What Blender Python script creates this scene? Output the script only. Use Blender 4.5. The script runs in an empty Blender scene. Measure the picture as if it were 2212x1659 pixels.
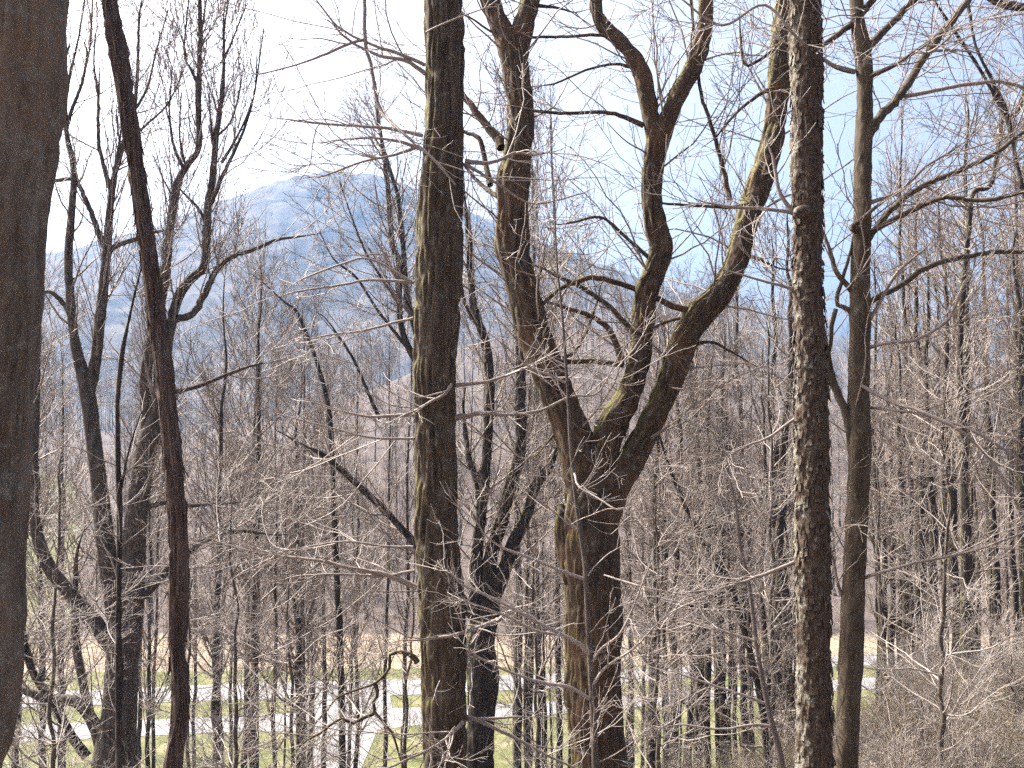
import bpy, math, random
import numpy as np

# ------------------------------------------------------------------ camera, sky, sun
scene = bpy.context.scene
FPX, CX, CY = 2170.0, 1106.0, 829.5          # focal length and centre of a 2212 px wide picture
PITCH = math.radians(2.0)
camd = bpy.data.cameras.new("camera")
cam = bpy.data.objects.new("camera", camd)
scene.collection.objects.link(cam)
camd.sensor_width = 36.0
camd.lens = 36.0 * FPX / 2212.0
camd.clip_start, camd.clip_end = 0.1, 6000.0
cam.location = (0, 0, 0)
cam.rotation_euler = (math.pi / 2 + PITCH, 0, 0)
scene.camera = cam

SUN_AZ, SUN_EL = math.radians(-60.0), math.radians(44.0)      # azimuth from +Y towards +X
world = bpy.data.worlds.new("World")
scene.world = world
world.use_nodes = True
wn = world.node_tree
for n in list(wn.nodes):
    wn.nodes.remove(n)
sky = wn.nodes.new("ShaderNodeTexSky")
sky.sky_type = 'NISHITA'
sky.sun_disc = False
sky.sun_elevation = SUN_EL
sky.sun_rotation = SUN_AZ
sky.air_density, sky.dust_density, sky.ozone_density = 0.55, 10.0, 1.0
bg = wn.nodes.new("ShaderNodeBackground")
bg.inputs[1].default_value = 0.15
wo = wn.nodes.new("ShaderNodeOutputWorld")
wn.links.new(sky.outputs[0], bg.inputs[0])
wn.links.new(bg.outputs[0], wo.inputs[0])

sund = bpy.data.lights.new("sun", 'SUN')
sund.energy = 5.0
sund.angle = math.radians(0.5)
sund.color = (1.0, 0.95, 0.87)
sun = bpy.data.objects.new("sun", sund)
scene.collection.objects.link(sun)
from mathutils import Vector
sdir = Vector((math.sin(SUN_AZ) * math.cos(SUN_EL), math.cos(SUN_AZ) * math.cos(SUN_EL), math.sin(SUN_EL)))
sun.rotation_euler = sdir.to_track_quat('Z', 'Y').to_euler()

scene.view_settings.view_transform = 'Standard'
scene.view_settings.look = 'None'
scene.view_settings.exposure = 1.5
scene.view_settings.gamma = 1.0
HAZE_DENSITY = 0.00029
try:
    scene.cycles.use_denoising = False
    scene.cycles.sampling_pattern = 'TABULATED_SOBOL'
    scene.cycles.max_bounces = 6
    scene.cycles.diffuse_bounces = 3
    scene.cycles.glossy_bounces = 2
    scene.cycles.volume_bounces = 0
except Exception:
    pass

# ------------------------------------------------------------------ helpers
col = scene.collection
SP, CP = math.sin(PITCH), math.cos(PITCH)

def W(px, py, Y):
    """world point seen at pixel (px,py) at distance Y in front of the camera"""
    u, v = (px - CX) / FPX, (CY - py) / FPX
    d = np.array([u, CP - v * SP, SP + v * CP])
    return d * (Y / d[1])

def smooth(a, b, x):
    t = np.clip((x - a) / (b - a), 0, 1)
    return t * t * (3 - 2 * t)

class Noise2:
    """value noise, periodic in u (nu cells)"""
    def __init__(self, nu, seed, nv=512):
        self.g = np.random.default_rng(seed).random((nu, nv))
        self.nu, self.nv = nu, nv
    def __call__(self, u, v):
        u = u * self.nu
        i = np.floor(u).astype(int); f = u - i
        j = np.floor(v).astype(int); h = v - j
        f = f * f * (3 - 2 * f); h = h * h * (3 - 2 * h)
        i0, i1, j0, j1 = i % self.nu, (i + 1) % self.nu, j % self.nv, (j + 1) % self.nv
        g = self.g
        return (g[i0, j0] * (1 - f) + g[i1, j0] * f) * (1 - h) + (g[i0, j1] * (1 - f) + g[i1, j1] * f) * h

class Noise3:
    def __init__(self, seed, n=256):
        self.g = np.random.default_rng(seed).random((n, n)); self.n = n
    def __call__(self, x, y):
        n = self.n
        i = np.floor(x).astype(int); f = x - i
        j = np.floor(y).astype(int); h = y - j
        f = f * f * (3 - 2 * f); h = h * h * (3 - 2 * h)
        g = self.g
        return ((g[i % n, j % n] * (1 - f) + g[(i + 1) % n, j % n] * f) * (1 - h) +
                (g[i % n, (j + 1) % n] * (1 - f) + g[(i + 1) % n, (j + 1) % n] * f) * h) * 2 - 1

NT = Noise3(5)

def tag(o, label=None, cat=None, group=None, kind=None):
    if label: o["label"] = label
    if cat: o["category"] = cat
    if group: o["group"] = group
    if kind: o["kind"] = kind
    return o

def empty(name, loc, label, cat, group=None):
    o = bpy.data.objects.new(name, None)
    o.empty_display_size = 0.3
    o.location = tuple(float(c) for c in loc)
    col.objects.link(o)
    return tag(o, label, cat, group)

class MB:
    """collects quads as numpy blocks and links them as ONE mesh object"""
    def __init__(self):
        self.v, self.f, self.m, self.n = [], [], [], 0
    def add(self, verts, faces, mi=0):
        if len(verts) == 0: return
        self.v.append(verts); self.f.append(faces + self.n); self.m.append(np.full(len(faces), mi, np.int32))
        self.n += len(verts)
    def tubes(self, P, R, K, mi=0, disp=None):
        v, f = tube_arrays(P, R, K, disp)
        self.add(v, f, mi)
    def mesh(self, name, mats):
        V = np.concatenate(self.v).astype(np.float32); F = np.concatenate(self.f).astype(np.int32)
        me = bpy.data.meshes.new(name)
        me.vertices.add(len(V)); me.vertices.foreach_set("co", V.ravel())
        k = F.shape[1]
        me.loops.add(F.size); me.loops.foreach_set("vertex_index", F.ravel())
        me.polygons.add(len(F))
        me.polygons.foreach_set("loop_start", np.arange(0, F.size, k, dtype=np.int32))
        me.polygons.foreach_set("material_index", np.concatenate(self.m))
        me.polygons.foreach_set("use_smooth", np.ones(len(F), bool))
        for m in (mats if isinstance(mats, (list, tuple)) else [mats]): me.materials.append(m)
        me.update(calc_edges=True)
        return me
    def build(self, name, mats, parent=None, loc=(0, 0, 0)):
        """vertices are in world space; loc is subtracted when the object hangs under an Empty at loc"""
        if parent is not None: loc = tuple(parent.location)
        if any(loc):
            self.v = [v - np.array(loc) for v in self.v]
        o = bpy.data.objects.new(name, self.mesh(name, mats))
        if parent is not None: o.parent = parent
        else: o.location = loc
        col.objects.link(o)
        return o

def unit(a):
    return a / np.maximum(np.linalg.norm(a, axis=-1, keepdims=True), 1e-9)

def tube_arrays(P, R, K, disp=None):
    M, N, _ = P.shape
    T = np.empty_like(P)
    T[:, 1:-1] = P[:, 2:] - P[:, :-2]; T[:, 0] = P[:, 1] - P[:, 0]; T[:, -1] = P[:, -1] - P[:, -2]
    T = unit(T)
    ax = np.argmin(np.abs(T).mean(1), axis=1)
    ref = np.eye(3)[ax][:, None, :]
    U = unit(np.cross(T, np.broadcast_to(ref, T.shape))); Vv = np.cross(T, U)
    a = np.arange(K) * 2 * math.pi / K
    rad = R[:, :, None] + (disp if disp is not None else 0.0)
    ring = (U[:, :, None, :] * np.cos(a)[None, None, :, None] + Vv[:, :, None, :] * np.sin(a)[None, None, :, None])
    verts = P[:, :, None, :] + ring * (rad * np.ones((M, N, K)))[..., None]
    idx = np.arange(M * N * K).reshape(M, N, K)
    a0 = idx[:, :-1, :]; a1 = np.roll(idx, -1, axis=2)[:, :-1, :]
    b0 = idx[:, 1:, :]; b1 = np.roll(idx, -1, axis=2)[:, 1:, :]
    F = np.stack([a0, a1, b1, b0], -1).reshape(-1, 4)
    return verts.reshape(-1, 3), F

def resample(P, R, N):
    """Catmull-Rom through the control points, then N points at equal spacing"""
    P = np.asarray(P, float); R = np.asarray(R, float)
    Q = np.concatenate([P, R[:, None]], 1)
    Q = np.vstack([2 * Q[0] - Q[1], Q, 2 * Q[-1] - Q[-2]])
    out = []
    ts = np.linspace(0, 1, 12, endpoint=False)[:, None]
    for i in range(1, len(Q) - 2):
        p0, p1, p2, p3 = Q[i - 1], Q[i], Q[i + 1], Q[i + 2]
        out.append(0.5 * ((2 * p1) + (-p0 + p2) * ts + (2 * p0 - 5 * p1 + 4 * p2 - p3) * ts ** 2 + (-p0 + 3 * p1 - 3 * p2 + p3) * ts ** 3))
    out.append(Q[-2][None])
    C = np.vstack(out)
    s = np.concatenate([[0], np.cumsum(np.linalg.norm(np.diff(C[:, :3], axis=0), axis=1))])
    t = np.linspace(0, s[-1], N)
    return np.stack([np.interp(t, s, C[:, k]) for k in range(3)], 1), np.maximum(np.interp(t, s, C[:, 3]), 0.0008), s[-1]

def grow(P, R, n, rng, length, ang, npts, up=0.0, jit=0.12, tmin=0.1, tmax=0.98, rfac=0.55, rtip=0.002,
         rmax=9.0, fall=0.5, flat=0.0, bend=0.0):
    """n side shoots on the polylines P (M,N,3)"""
    M, N, _ = P.shape
    L = np.linalg.norm(np.diff(P, axis=1), axis=2).sum(1)
    pi = rng.choice(M, n, p=L / L.sum())
    t = rng.uniform(tmin, tmax, n)
    x = t * (N - 1); i = np.minimum(x.astype(int), N - 2); f = (x - i)[:, None]
    A, B = P[pi, i], P[pi, i + 1]
    start = A * (1 - f) + B * f
    r0 = R[pi, i] * (1 - f[:, 0]) + R[pi, i + 1] * f[:, 0]
    tan = unit(B - A)
    q = rng.normal(size=(n, 3)); q[:, 2] *= (1 - flat)
    q = unit(q - (q * tan).sum(1, keepdims=True) * tan)
    if flat:
        q[:, 2] *= (1 - flat); q = unit(q)
    a = np.radians(ang) * rng.uniform(0.65, 1.35, n)[:, None]
    d = unit(np.cos(a) * tan + np.sin(a) * q)
    ln = length * rng.uniform(0.45, 1.25, n) * (1 - fall * t)
    step = (ln / (npts - 1))[:, None]
    pts = [start]
    bv = rng.normal(size=(n, 3)) * bend
    for k in range(npts - 1):
        pts.append(pts[-1] + d * step)
        d = unit(d + rng.normal(size=(n, 3)) * jit + np.array([0, 0, up]) + bv)
    Q = np.stack(pts, 1)
    rs = np.minimum(np.maximum(r0 * rfac * rng.uniform(0.6, 1.0, n), rtip * 1.15), rmax)
    k = np.linspace(0, 1, npts)[None, :]
    RR = rs[:, None] * (1 - k) + rtip * k
    return Q, RR

# ------------------------------------------------------------------ materials
def newmat(name):
    m = bpy.data.materials.new(name)
    m.use_nodes = True
    nt = m.node_tree
    b = nt.nodes["Principled BSDF"]
    return m, nt, b

def N(nt, typ, **kw):
    n = nt.nodes.new(typ)
    for k, v in kw.items():
        if k.startswith("i_"): n.inputs[k[2:].replace("_", " ")].default_value = v
        else: setattr(n, k, v)
    return n

def noise(nt, vec, scale, detail=4.0, rough=0.6):
    n = N(nt, "ShaderNodeTexNoise")
    n.inputs["Scale"].default_value = scale; n.inputs["Detail"].default_value = detail; n.inputs["Roughness"].default_value = rough
    if vec is not None: nt.links.new(vec, n.inputs["Vector"])
    return n.outputs["Fac"]

def ramp(nt, fac, stops):
    r = N(nt, "ShaderNodeValToRGB")
    e = r.color_ramp.elements
    while len(e) < len(stops): e.new(0.5)
    for el, (p, c) in zip(e, stops):
        el.position = p
        el.color = (*c, 1) if not isinstance(c, (int, float)) else (c, c, c, 1)
    nt.links.new(fac, r.inputs[0])
    return r.outputs[0]

def mix(nt, fac, a, b):
    m = N(nt, "ShaderNodeMix", data_type='RGBA')
    for sock, v in ((m.inputs[0], fac), (m.inputs[6], a), (m.inputs[7], b)):
        if hasattr(v, "links") or hasattr(v, "is_linked"): nt.links.new(v, sock)
        elif isinstance(v, (int, float)): sock.default_value = v
        else: sock.default_value = (*v, 1)
    return m.outputs[2]

def math_(nt, op, a, b=None):
    m = N(nt, "ShaderNodeMath", operation=op)
    for s, v in ((m.inputs[0], a), (m.inputs[1], b)):
        if v is None: continue
        if hasattr(v, "is_linked"): nt.links.new(v, s)
        else: s.default_value = v
    return m.outputs[0]

BARK_TONE = 0.46
def bark(name, c1, c2, c3, stretch=0.12, scale=30.0, lichen=0.0, lichen_c=(0.30, 0.32, 0.27), moss=0.0, moss_c=(0.075, 0.07, 0.02), bump=0.5, rough=0.9, warm=None, side=0.0):
    m, nt, b = newmat(name)
    tc = N(nt, "ShaderNodeTexCoord")
    mp = N(nt, "ShaderNodeMapping"); mp.inputs["Scale"].default_value = (1, 1, stretch)
    nt.links.new(tc.outputs["Object"], mp.inputs["Vector"])
    fine = noise(nt, mp.outputs[0], scale, 5.0, 0.7)
    q = BARK_TONE
    c1, c2, c3 = [tuple(q * v for v in cc) for cc in (c1, c2, c3)]
    c = ramp(nt, fine, [(0.32, c1), (0.5, c2), (0.68, c3)])
    big = noise(nt, tc.outputs["Object"], 1.6, 3.0, 0.6)
    if warm is not None:
        c = mix(nt, ramp(nt, big, [(0.46, 0.0), (0.66, 0.7)]), c, warm)
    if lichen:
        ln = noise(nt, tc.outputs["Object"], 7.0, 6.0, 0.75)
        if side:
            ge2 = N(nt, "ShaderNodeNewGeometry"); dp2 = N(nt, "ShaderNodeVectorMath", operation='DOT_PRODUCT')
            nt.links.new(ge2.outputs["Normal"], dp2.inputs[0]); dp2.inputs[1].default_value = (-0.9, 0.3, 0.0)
            ln = math_(nt, 'ADD', ln, math_(nt, 'MULTIPLY', dp2.outputs["Value"], side))  # pale lichen gathers on the sunward side, partly painting in a sunlit strip
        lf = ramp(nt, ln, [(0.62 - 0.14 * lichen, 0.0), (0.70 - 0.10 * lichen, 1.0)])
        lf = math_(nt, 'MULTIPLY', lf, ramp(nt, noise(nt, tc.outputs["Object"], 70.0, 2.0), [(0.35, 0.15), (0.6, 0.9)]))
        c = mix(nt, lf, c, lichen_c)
    if moss:
        ge = N(nt, "ShaderNodeNewGeometry")
        dp = N(nt, "ShaderNodeVectorMath", operation='DOT_PRODUCT')
        nt.links.new(ge.outputs["Normal"], dp.inputs[0]); dp.inputs[1].default_value = (-0.80, 0.2, 0.62)
        mn = noise(nt, tc.outputs["Object"], 5.0, 6.0, 0.7)
        s = math_(nt, 'ADD', math_(nt, 'MULTIPLY', dp.outputs["Value"], 0.55), mn)
        mf = ramp(nt, s, [(1.0 - 0.3 * moss, 0.0), (1.22 - 0.3 * moss, 0.85)])
        mc = mix(nt, noise(nt, tc.outputs["Object"], 90.0, 2.0), moss_c, tuple(min(1, x * 2.4) for x in moss_c))
        c = mix(nt, mf, c, mc)
    nt.links.new(c, b.inputs["Base Color"])
    b.inputs["Roughness"].default_value = rough
    b.inputs["Specular IOR Level"].default_value = 0.25
    bp = N(nt, "ShaderNodeBump"); bp.inputs["Strength"].default_value = bump; bp.inputs["Distance"].default_value = 0.02
    nt.links.new(fine, bp.inputs["Height"]); nt.links.new(bp.outputs[0], b.inputs["Normal"])
    return m

def twigmat(name, c1, c2, rough=0.6, spec=0.35):
    m, nt, b = newmat(name)
    ge = N(nt, "ShaderNodeNewGeometry")
    tc = N(nt, "ShaderNodeTexCoord")
    c = mix(nt, ge.outputs["Random Per Island"], c1, c2)
    n = noise(nt, tc.outputs["Object"], 9.0, 2.0)
    c = mix(nt, math_(nt, 'MULTIPLY', n, 0.6), c, tuple(0.55 * x for x in c1))
    nt.links.new(c, b.inputs["Base Color"])
    b.inputs["Roughness"].default_value = rough
    b.inputs["Specular IOR Level"].default_value = spec
    return m

M_WIDE = bark("bark_wide_smooth", (0.09, 0.066, 0.048), (0.23, 0.18, 0.135), (0.36, 0.29, 0.225), 0.14, 11, 0.8, (0.17, 0.165, 0.14), 0.0, bump=0.5, warm=(0.16, 0.112, 0.076))
M_SHAG = bark("bark_shaggy_red", (0.09, 0.062, 0.049), (0.20, 0.140, 0.112), (0.36, 0.275, 0.23), 0.035, 42, 0.25, (0.20, 0.18, 0.15), bump=0.9)
M_GREY = bark("bark_grey", (0.065, 0.053, 0.043), (0.165, 0.134, 0.11), (0.27, 0.23, 0.19), 0.15, 22, 0.5, (0.21, 0.21, 0.18), 0.0, bump=0.5)
M_FURR = bark("bark_furrowed_mossy", (0.05, 0.037, 0.025), (0.14, 0.101, 0.065), (0.25, 0.195, 0.135), 0.09, 24, 0.45, (0.17, 0.17, 0.145), 0.85, bump=0.6)
M_FORK = bark("bark_forked", (0.048, 0.034, 0.023), (0.125, 0.086, 0.054), (0.23, 0.17, 0.112), 0.12, 22, 0.4, (0.17, 0.165, 0.13), 0.75, bump=0.6, warm=(0.118, 0.070, 0.040))
M_SCAL = bark("bark_scaly", (0.065, 0.043, 0.029), (0.155, 0.108, 0.074), (0.28, 0.215, 0.155), 0.5, 36, 0.42, (0.29, 0.285, 0.235), 0.0, bump=0.8, side=0.12)  # real lichen, its sunward bias also colours in the lit left edge
M_SMOO = bark("bark_smooth_tan", (0.08, 0.058, 0.039), (0.165, 0.126, 0.083), (0.25, 0.20, 0.14), 0.2, 14, 0.35, (0.18, 0.17, 0.12), 0.0, bump=0.35)
M_DARK = bark("bark_dark_wood", (0.035, 0.028, 0.024), (0.085, 0.068, 0.056), (0.15, 0.125, 0.105), 0.12, 20, 0.4, (0.16, 0.15, 0.12), 0.3, bump=0.5)
M_PALE = bark("bark_pale_sapling", (0.10, 0.078, 0.062), (0.19, 0.155, 0.125), (0.28, 0.24, 0.20), 0.2, 30, 0.3, (0.3, 0.28, 0.24), 0.0, bump=0.3, rough=0.7)
M_MID = bark("bark_woodland", (0.045, 0.034, 0.027), (0.10, 0.078, 0.062), (0.17, 0.14, 0.115), 0.12, 12, 0.4, (0.2, 0.19, 0.16), 0.2, bump=0.4)
M_TWIG = twigmat("twigs_brown", (0.17, 0.138, 0.116), (0.375, 0.315, 0.268))
M_TWIGP = twigmat("twigs_pale", (0.23, 0.195, 0.17), (0.47, 0.41, 0.365))
M_TWIGD = twigmat("twigs_dark", (0.10, 0.082, 0.074), (0.23, 0.195, 0.175))
M_BRUSH = twigmat("brush_stems", (0.20, 0.165, 0.10), (0.42, 0.36, 0.23), 0.7, 0.2)
M_BUD = twigmat("buds", (0.28, 0.11, 0.07), (0.42, 0.24, 0.16))

# ------------------------------------------------------------------ terrain
FLOOR = -20.0
HX = np.array([-3000, -200, 300, 500, 700, 900, 1000, 1240, 1400, 1560, 1650, 1750, 1900, 2200, 6000], float)
HY = np.array([870, 860, 850, 845, 815, 730, 670, 635, 645, 695, 745, 815, 860, 880, 880], float)
HILL_Y = 380.0
def hill_top(x, d=HILL_Y):
    px = CX + x / d * FPX
    return (905.0 - np.interp(px, HX, HY)) / FPX * d - 14.0        # 14 m for the trees that stand on it

def height(x, y):
    x = np.asarray(x, float); y = np.asarray(y, float)
    near = -2.2 - 0.36 * np.where(y > 0, y, y * 1.25)  # hillside carried on unseen behind the camera, steepened to block low sky light
    z = np.maximum(near, FLOOR)
    z = FLOOR + np.log1p(np.exp(np.clip((near - FLOOR) / 1.2, -40, 40))) * 1.2
    z = z + 4.4 * smooth(-1.5, 12.5, x) * smooth(4, 20, y) * (1 - smooth(25, 47, y))
    rise = smooth(96, HILL_Y, y)
    z = z + rise * (hill_top(x) - FLOOR)
    z = z - 26 * smooth(HILL_Y, 520, y)
    left = smooth(-0.40, -0.52, x / np.maximum(y, 1)) * smooth(95, 170, y) * (1 - smooth(200, 300, y))
    z = z + 5.0 * left
    z = z + 0.18 * NT(x * 0.6, y * 0.6) * smooth(52, 46, y) + 0.10 * NT(x * 1.7 + 9, y * 1.7) * smooth(52, 46, y)
    return z

gx = np.concatenate([np.arange(-560, -90, 9.0), np.arange(-90, -40, 2.0), np.arange(-40, 40, 0.7), np.arange(40, 90, 2.0), np.arange(90, 561, 9.0)])
gy = np.concatenate([np.arange(-42, 4, 2.0), np.arange(4, 60, 0.7), np.arange(60, 110, 1.0), np.arange(110, 200, 3.0), np.arange(200, 566, 8.0)])
GX, GY = np.meshgrid(gx, gy)
GZ = height(GX, GY)
b = MB()
ii = np.arange(GX.size).reshape(GX.shape)
b.add(np.stack([GX, GY, GZ], -1).reshape(-1, 3), np.stack([ii[:-1, :-1], ii[:-1, 1:], ii[1:, 1:], ii[1:, :-1]], -1).reshape(-1, 4))
m, nt, bs = newmat("woodland_floor")
tc = N(nt, "ShaderNodeTexCoord")
at = N(nt, "ShaderNodeAttribute", attribute_name="cover")
sx = N(nt, "ShaderNodeSeparateColor"); nt.links.new(at.outputs["Color"], sx.inputs[0])
nb = noise(nt, tc.outputs["Object"], 0.5, 6.0, 0.7)
nf = noise(nt, tc.outputs["Object"], 9.0, 5.0, 0.75)
lit = ramp(nt, nf, [(0.3, (0.045, 0.034, 0.027)), (0.5, (0.105, 0.083, 0.073)), (0.7, (0.19, 0.155, 0.135))])
grass = ramp(nt, math_(nt, 'ADD', math_(nt, 'MULTIPLY', nb, 0.6), math_(nt, 'MULTIPLY', nf, 0.4)), [(0.38, (0.07, 0.08, 0.03)), (0.5, (0.125, 0.13, 0.055)), (0.60, (0.22, 0.19, 0.115))])
dry = ramp(nt, math_(nt, 'ADD', math_(nt, 'MULTIPLY', nb, 0.5), math_(nt, 'MULTIPLY', nf, 0.5)), [(0.38, (0.16, 0.125, 0.085)), (0.5, (0.25, 0.20, 0.14)), (0.62, (0.35, 0.29, 0.21))])
def edge(ch):
    s = math_(nt, 'ADD', ch, math_(nt, 'MULTIPLY', math_(nt, 'SUBTRACT', nb, 0.5), 0.7))
    return ramp(nt, s, [(0.4, 0.0), (0.6, 1.0)])
c = mix(nt, edge(sx.outputs[1]), mix(nt, edge(sx.outputs[0]), lit, grass), dry)
nt.links.new(c, bs.inputs["Base Color"])
bs.inputs["Roughness"].default_value = 1.0; bs.inputs["Specular IOR Level"].default_value = 0.1
bp = N(nt, "ShaderNodeBump"); bp.inputs["Strength"].default_value = 0.6; bp.inputs["Distance"].default_value = 0.06
nt.links.new(nf, bp.inputs["Height"]); nt.links.new(bp.outputs[0], bs.inputs["Normal"])
ground = b.build("ground", m)
tag(ground, "leaf-littered wooded slope falling to grass verges and a dry field", None, None, "structure")
# which plant cover grows where
fx, fy = GX.ravel(), GY.ravel()
grass_w = smooth(49, 53, fy) * (1 - smooth(83, 86, fy - 0.06 * fx))
dry_w = smooth(80.5, 83.5, fy - 0.055 * fx) * (1 - smooth(90, 98, fy))
past = smooth(-0.40, -0.46, fx / np.maximum(fy, 1)) * smooth(84, 92, fy) * (1 - smooth(190, 230, fy))
dry_w = np.maximum(dry_w, 0.5 * smooth(2, 7, fx) * smooth(8, 14, fy) * (1 - smooth(30, 42, fy)))
grass_w = np.maximum(grass_w, past); dry_w = dry_w * (1 - past)
ca = ground.data.color_attributes.new("cover", 'FLOAT_COLOR', 'POINT')
ca.data.foreach_set("color", np.stack([grass_w, dry_w, 0 * fx, 0 * fx + 1], 1).astype(np.float32).ravel())

# roads on the valley floor (outlines in the picture, dropped on the floor plane)
def on_floor(px, py, z):
    u, v = (px - CX) / FPX, (CY - py) / FPX
    d = np.array([u, CP - v * SP, SP + v * CP])
    return d * (z / d[2])

m, nt, bs = newmat("pale_asphalt")
tc = N(nt, "ShaderNodeTexCoord")
n1 = noise(nt, tc.outputs["Object"], 0.6, 5.0, 0.7); n2 = noise(nt, tc.outputs["Object"], 25.0, 3.0)
c = mix(nt, math_(nt, 'MULTIPLY', n2, 0.5), ramp(nt, n1, [(0.3, (0.145, 0.143, 0.142)), (0.7, (0.225, 0.222, 0.22))]), (0.18, 0.178, 0.176))
nt.links.new(c, bs.inputs["Base Color"]); bs.inputs["Roughness"].default_value = 0.75
M_ROAD = m

def road(name, top, bot, dz, label):
    """strip between an upper and a lower edge traced in the picture"""
    nn = 60
    T = np.array([on_floor(*p, FLOOR + dz) for p in top]); B = np.array([on_floor(*p, FLOOR + dz) for p in bot])
    T, _, _ = resample(T, np.ones(len(T)), nn); B, _, _ = resample(B, np.ones(len(B)), nn)
    k = np.linspace(0, 1, 5)[:, None, None]
    G = T[None] * (1 - k) + B[None] * k
    G[:, :, 2] = np.maximum(G[:, :, 2], height(G[:, :, 0], G[:, :, 1]) + dz * 0.6)
    q = np.arange(5 * nn).reshape(5, nn)
    mb = MB(); mb.add(G.reshape(-1, 3), np.stack([q[1:, :-1], q[1:, 1:], q[:-1, 1:], q[:-1, :-1]], -1).reshape(-1, 4))
    o = mb.build(name, M_ROAD)
    return tag(o, label, None, None, "structure")

road("road", [(-700, 1512), (40, 1496), (480, 1478), (760, 1470), (1000, 1462), (1300, 1450), (1640, 1428), (2150, 1398), (2700, 1370)],
     [(-700, 1545), (40, 1528), (480, 1512), (760, 1505), (1000, 1496), (1300, 1478), (1640, 1452), (2150, 1420), (2700, 1388)], 0.03, "pale asphalt road farther from the wood, next to the dry field")
road("road", [(-700, 1590), (40, 1566), (480, 1548), (640, 1540), (760, 1533), (1000, 1524), (1250, 1512), (1640, 1480), (2150, 1444), (2700, 1405)],
     [(-700, 1632), (40, 1602), (480, 1582), (640, 1580), (760, 1582), (1000, 1556), (1250, 1540), (1640, 1503), (2150, 1472), (2700, 1428)], 0.034, "pale asphalt road nearer the wood, below the grass strip")
road("driveway", [(650, 1500), (750, 1496), (840, 1492)], [(650, 1556), (740, 1560), (850, 1540)], 0.038, "short pale link joining the two roads")
road("driveway", [(690, 1566), (752, 1566), (822, 1562)], [(660, 1700), (705, 1700), (765, 1700)], 0.042, "pale driveway leading from the nearer road towards the wood")

# mountain
RX = np.array([-2500, -700, -300, 0, 100, 180, 340, 480, 560, 620, 700, 760, 830, 900, 1020, 1080, 1200, 1330, 1500, 1700, 2000, 2500, 4000], float)
RY = np.array([760, 660, 600, 570, 560, 545, 505, 450, 425, 403, 385, 388, 408, 432, 488, 512, 566, 612, 665, 720, 770, 800, 830], float)
RID = 1300.0
mx = np.arange(-1300, 1301, 6.5); my = np.concatenate([np.arange(470, 1330, 9.0), np.arange(1330, 1640, 20.0)])
X2, Y2 = np.meshgrid(mx, my)
top = (905.0 - np.interp(CX + X2 / RID * FPX, RX + 40, RY)) / FPX * RID - 7
ridge = np.where(Y2 < RID, smooth(430, RID, Y2) ** 1.15, 1 - 0.6 * smooth(RID, 1640, Y2))
gul = NT(X2 / 130 + 3, Y2 / 300 + 7) * 16 + NT(X2 / 50, Y2 / 130) * 7
canopy = np.random.default_rng(3).random(X2.shape) * 6 + NT(X2 / 18, Y2 / 18) * 3
Z2 = -20 + (top + 20) * ridge + gul * np.clip((RID - Y2) / 520, 0, 1) * smooth(470, 700, Y2) + canopy
b = MB(); ii = np.arange(X2.size).reshape(X2.shape)
b.add(np.stack([X2, Y2, Z2], -1).reshape(-1, 3), np.stack([ii[:-1, :-1], ii[:-1, 1:], ii[1:, 1:], ii[1:, :-1]], -1).reshape(-1, 4))
m, nt, bs = newmat("wooded_mountain")
tc = N(nt, "ShaderNodeTexCoord")
c = ramp(nt, noise(nt, tc.outputs["Object"], 0.03, 8.0, 0.75), [(0.35, (0.06, 0.055, 0.05)), (0.52, (0.12, 0.10, 0.085)), (0.68, (0.20, 0.165, 0.13))])
nt.links.new(c, bs.inputs["Base Color"]); bs.inputs["Roughness"].default_value = 1.0; bs.inputs["Specular IOR Level"].default_value = 0.0
mo = b.build("mountain", m)
tag(mo, "hazy blue wooded mountain rising behind the bare trees", None, None, "structure")

# ------------------------------------------------------------------ foreground trees, traced in the picture
def disp_for(style, n, K, length, rng, r, amp=1.0):
    u = (np.arange(K) / K)[None, :] * np.ones((n, 1)); s = np.linspace(0, length, n)[:, None] * np.ones((1, K))
    sd = int(rng.integers(1e6))
    circ = 2 * math.pi * r
    low = (Noise2(5, sd)(u, s * 1.6) - 0.5) * r * 0.16 + (Noise2(3, sd + 5)(u, s * 0.5) - 0.5) * r * 0.12
    if style == 'furrow':
        nu = max(10, int(circ / 0.055))
        w = (Noise2(nu // 2, sd + 1)(u, s * 3.0) - 0.5) * 0.9 / nu
        a = np.minimum(np.abs(Noise2(nu, sd + 2)(u + w, s * 3.4) * 2 - 1) * 1.7, 1)
        c = Noise2(nu * 2, sd + 3)(u, s * 14) - 0.5
        d = a * 0.030 + c * 0.012
    elif style == 'scaly':
        nu = max(10, int(circ / 0.05))
        a = Noise2(nu, sd + 2)(u + (Noise2(nu, sd + 9)(u, s * 9) - .5) * 0.7 / nu, s * 10)
        c = Noise2(nu * 2, sd + 3)(u, s * 24)
        d = np.clip((a - 0.42) * 5, 0, 1) * 0.011 + (c - .5) * 0.011 + np.clip((c - 0.72) * 6, 0, 1) * 0.012
    elif style == 'shaggy':
        nu = max(14, int(circ / 0.014))
        a = np.abs(Noise2(nu, sd + 2)(u, s * 1.8) * 2 - 1); c = Noise2(nu, sd + 3)(u, s * 9)
        d = a * 0.020 + np.clip((c - 0.7) * 4, 0, 1) * 0.014
    else:
        nu = max(8, int(circ / 0.06))
        d = (Noise2(nu, sd + 2)(u, s * 9) - .5) * 0.012 + (Noise2(nu * 2, sd + 3)(u, s * 22) - .5) * 0.006
        k = Noise2(4, sd + 7)(u, s * 1.1)
        d = d + np.clip((k - 0.78) * 5, 0, 1) * 0.02
    d = d - d.mean()
    return (low + d * amp)[None]

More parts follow.
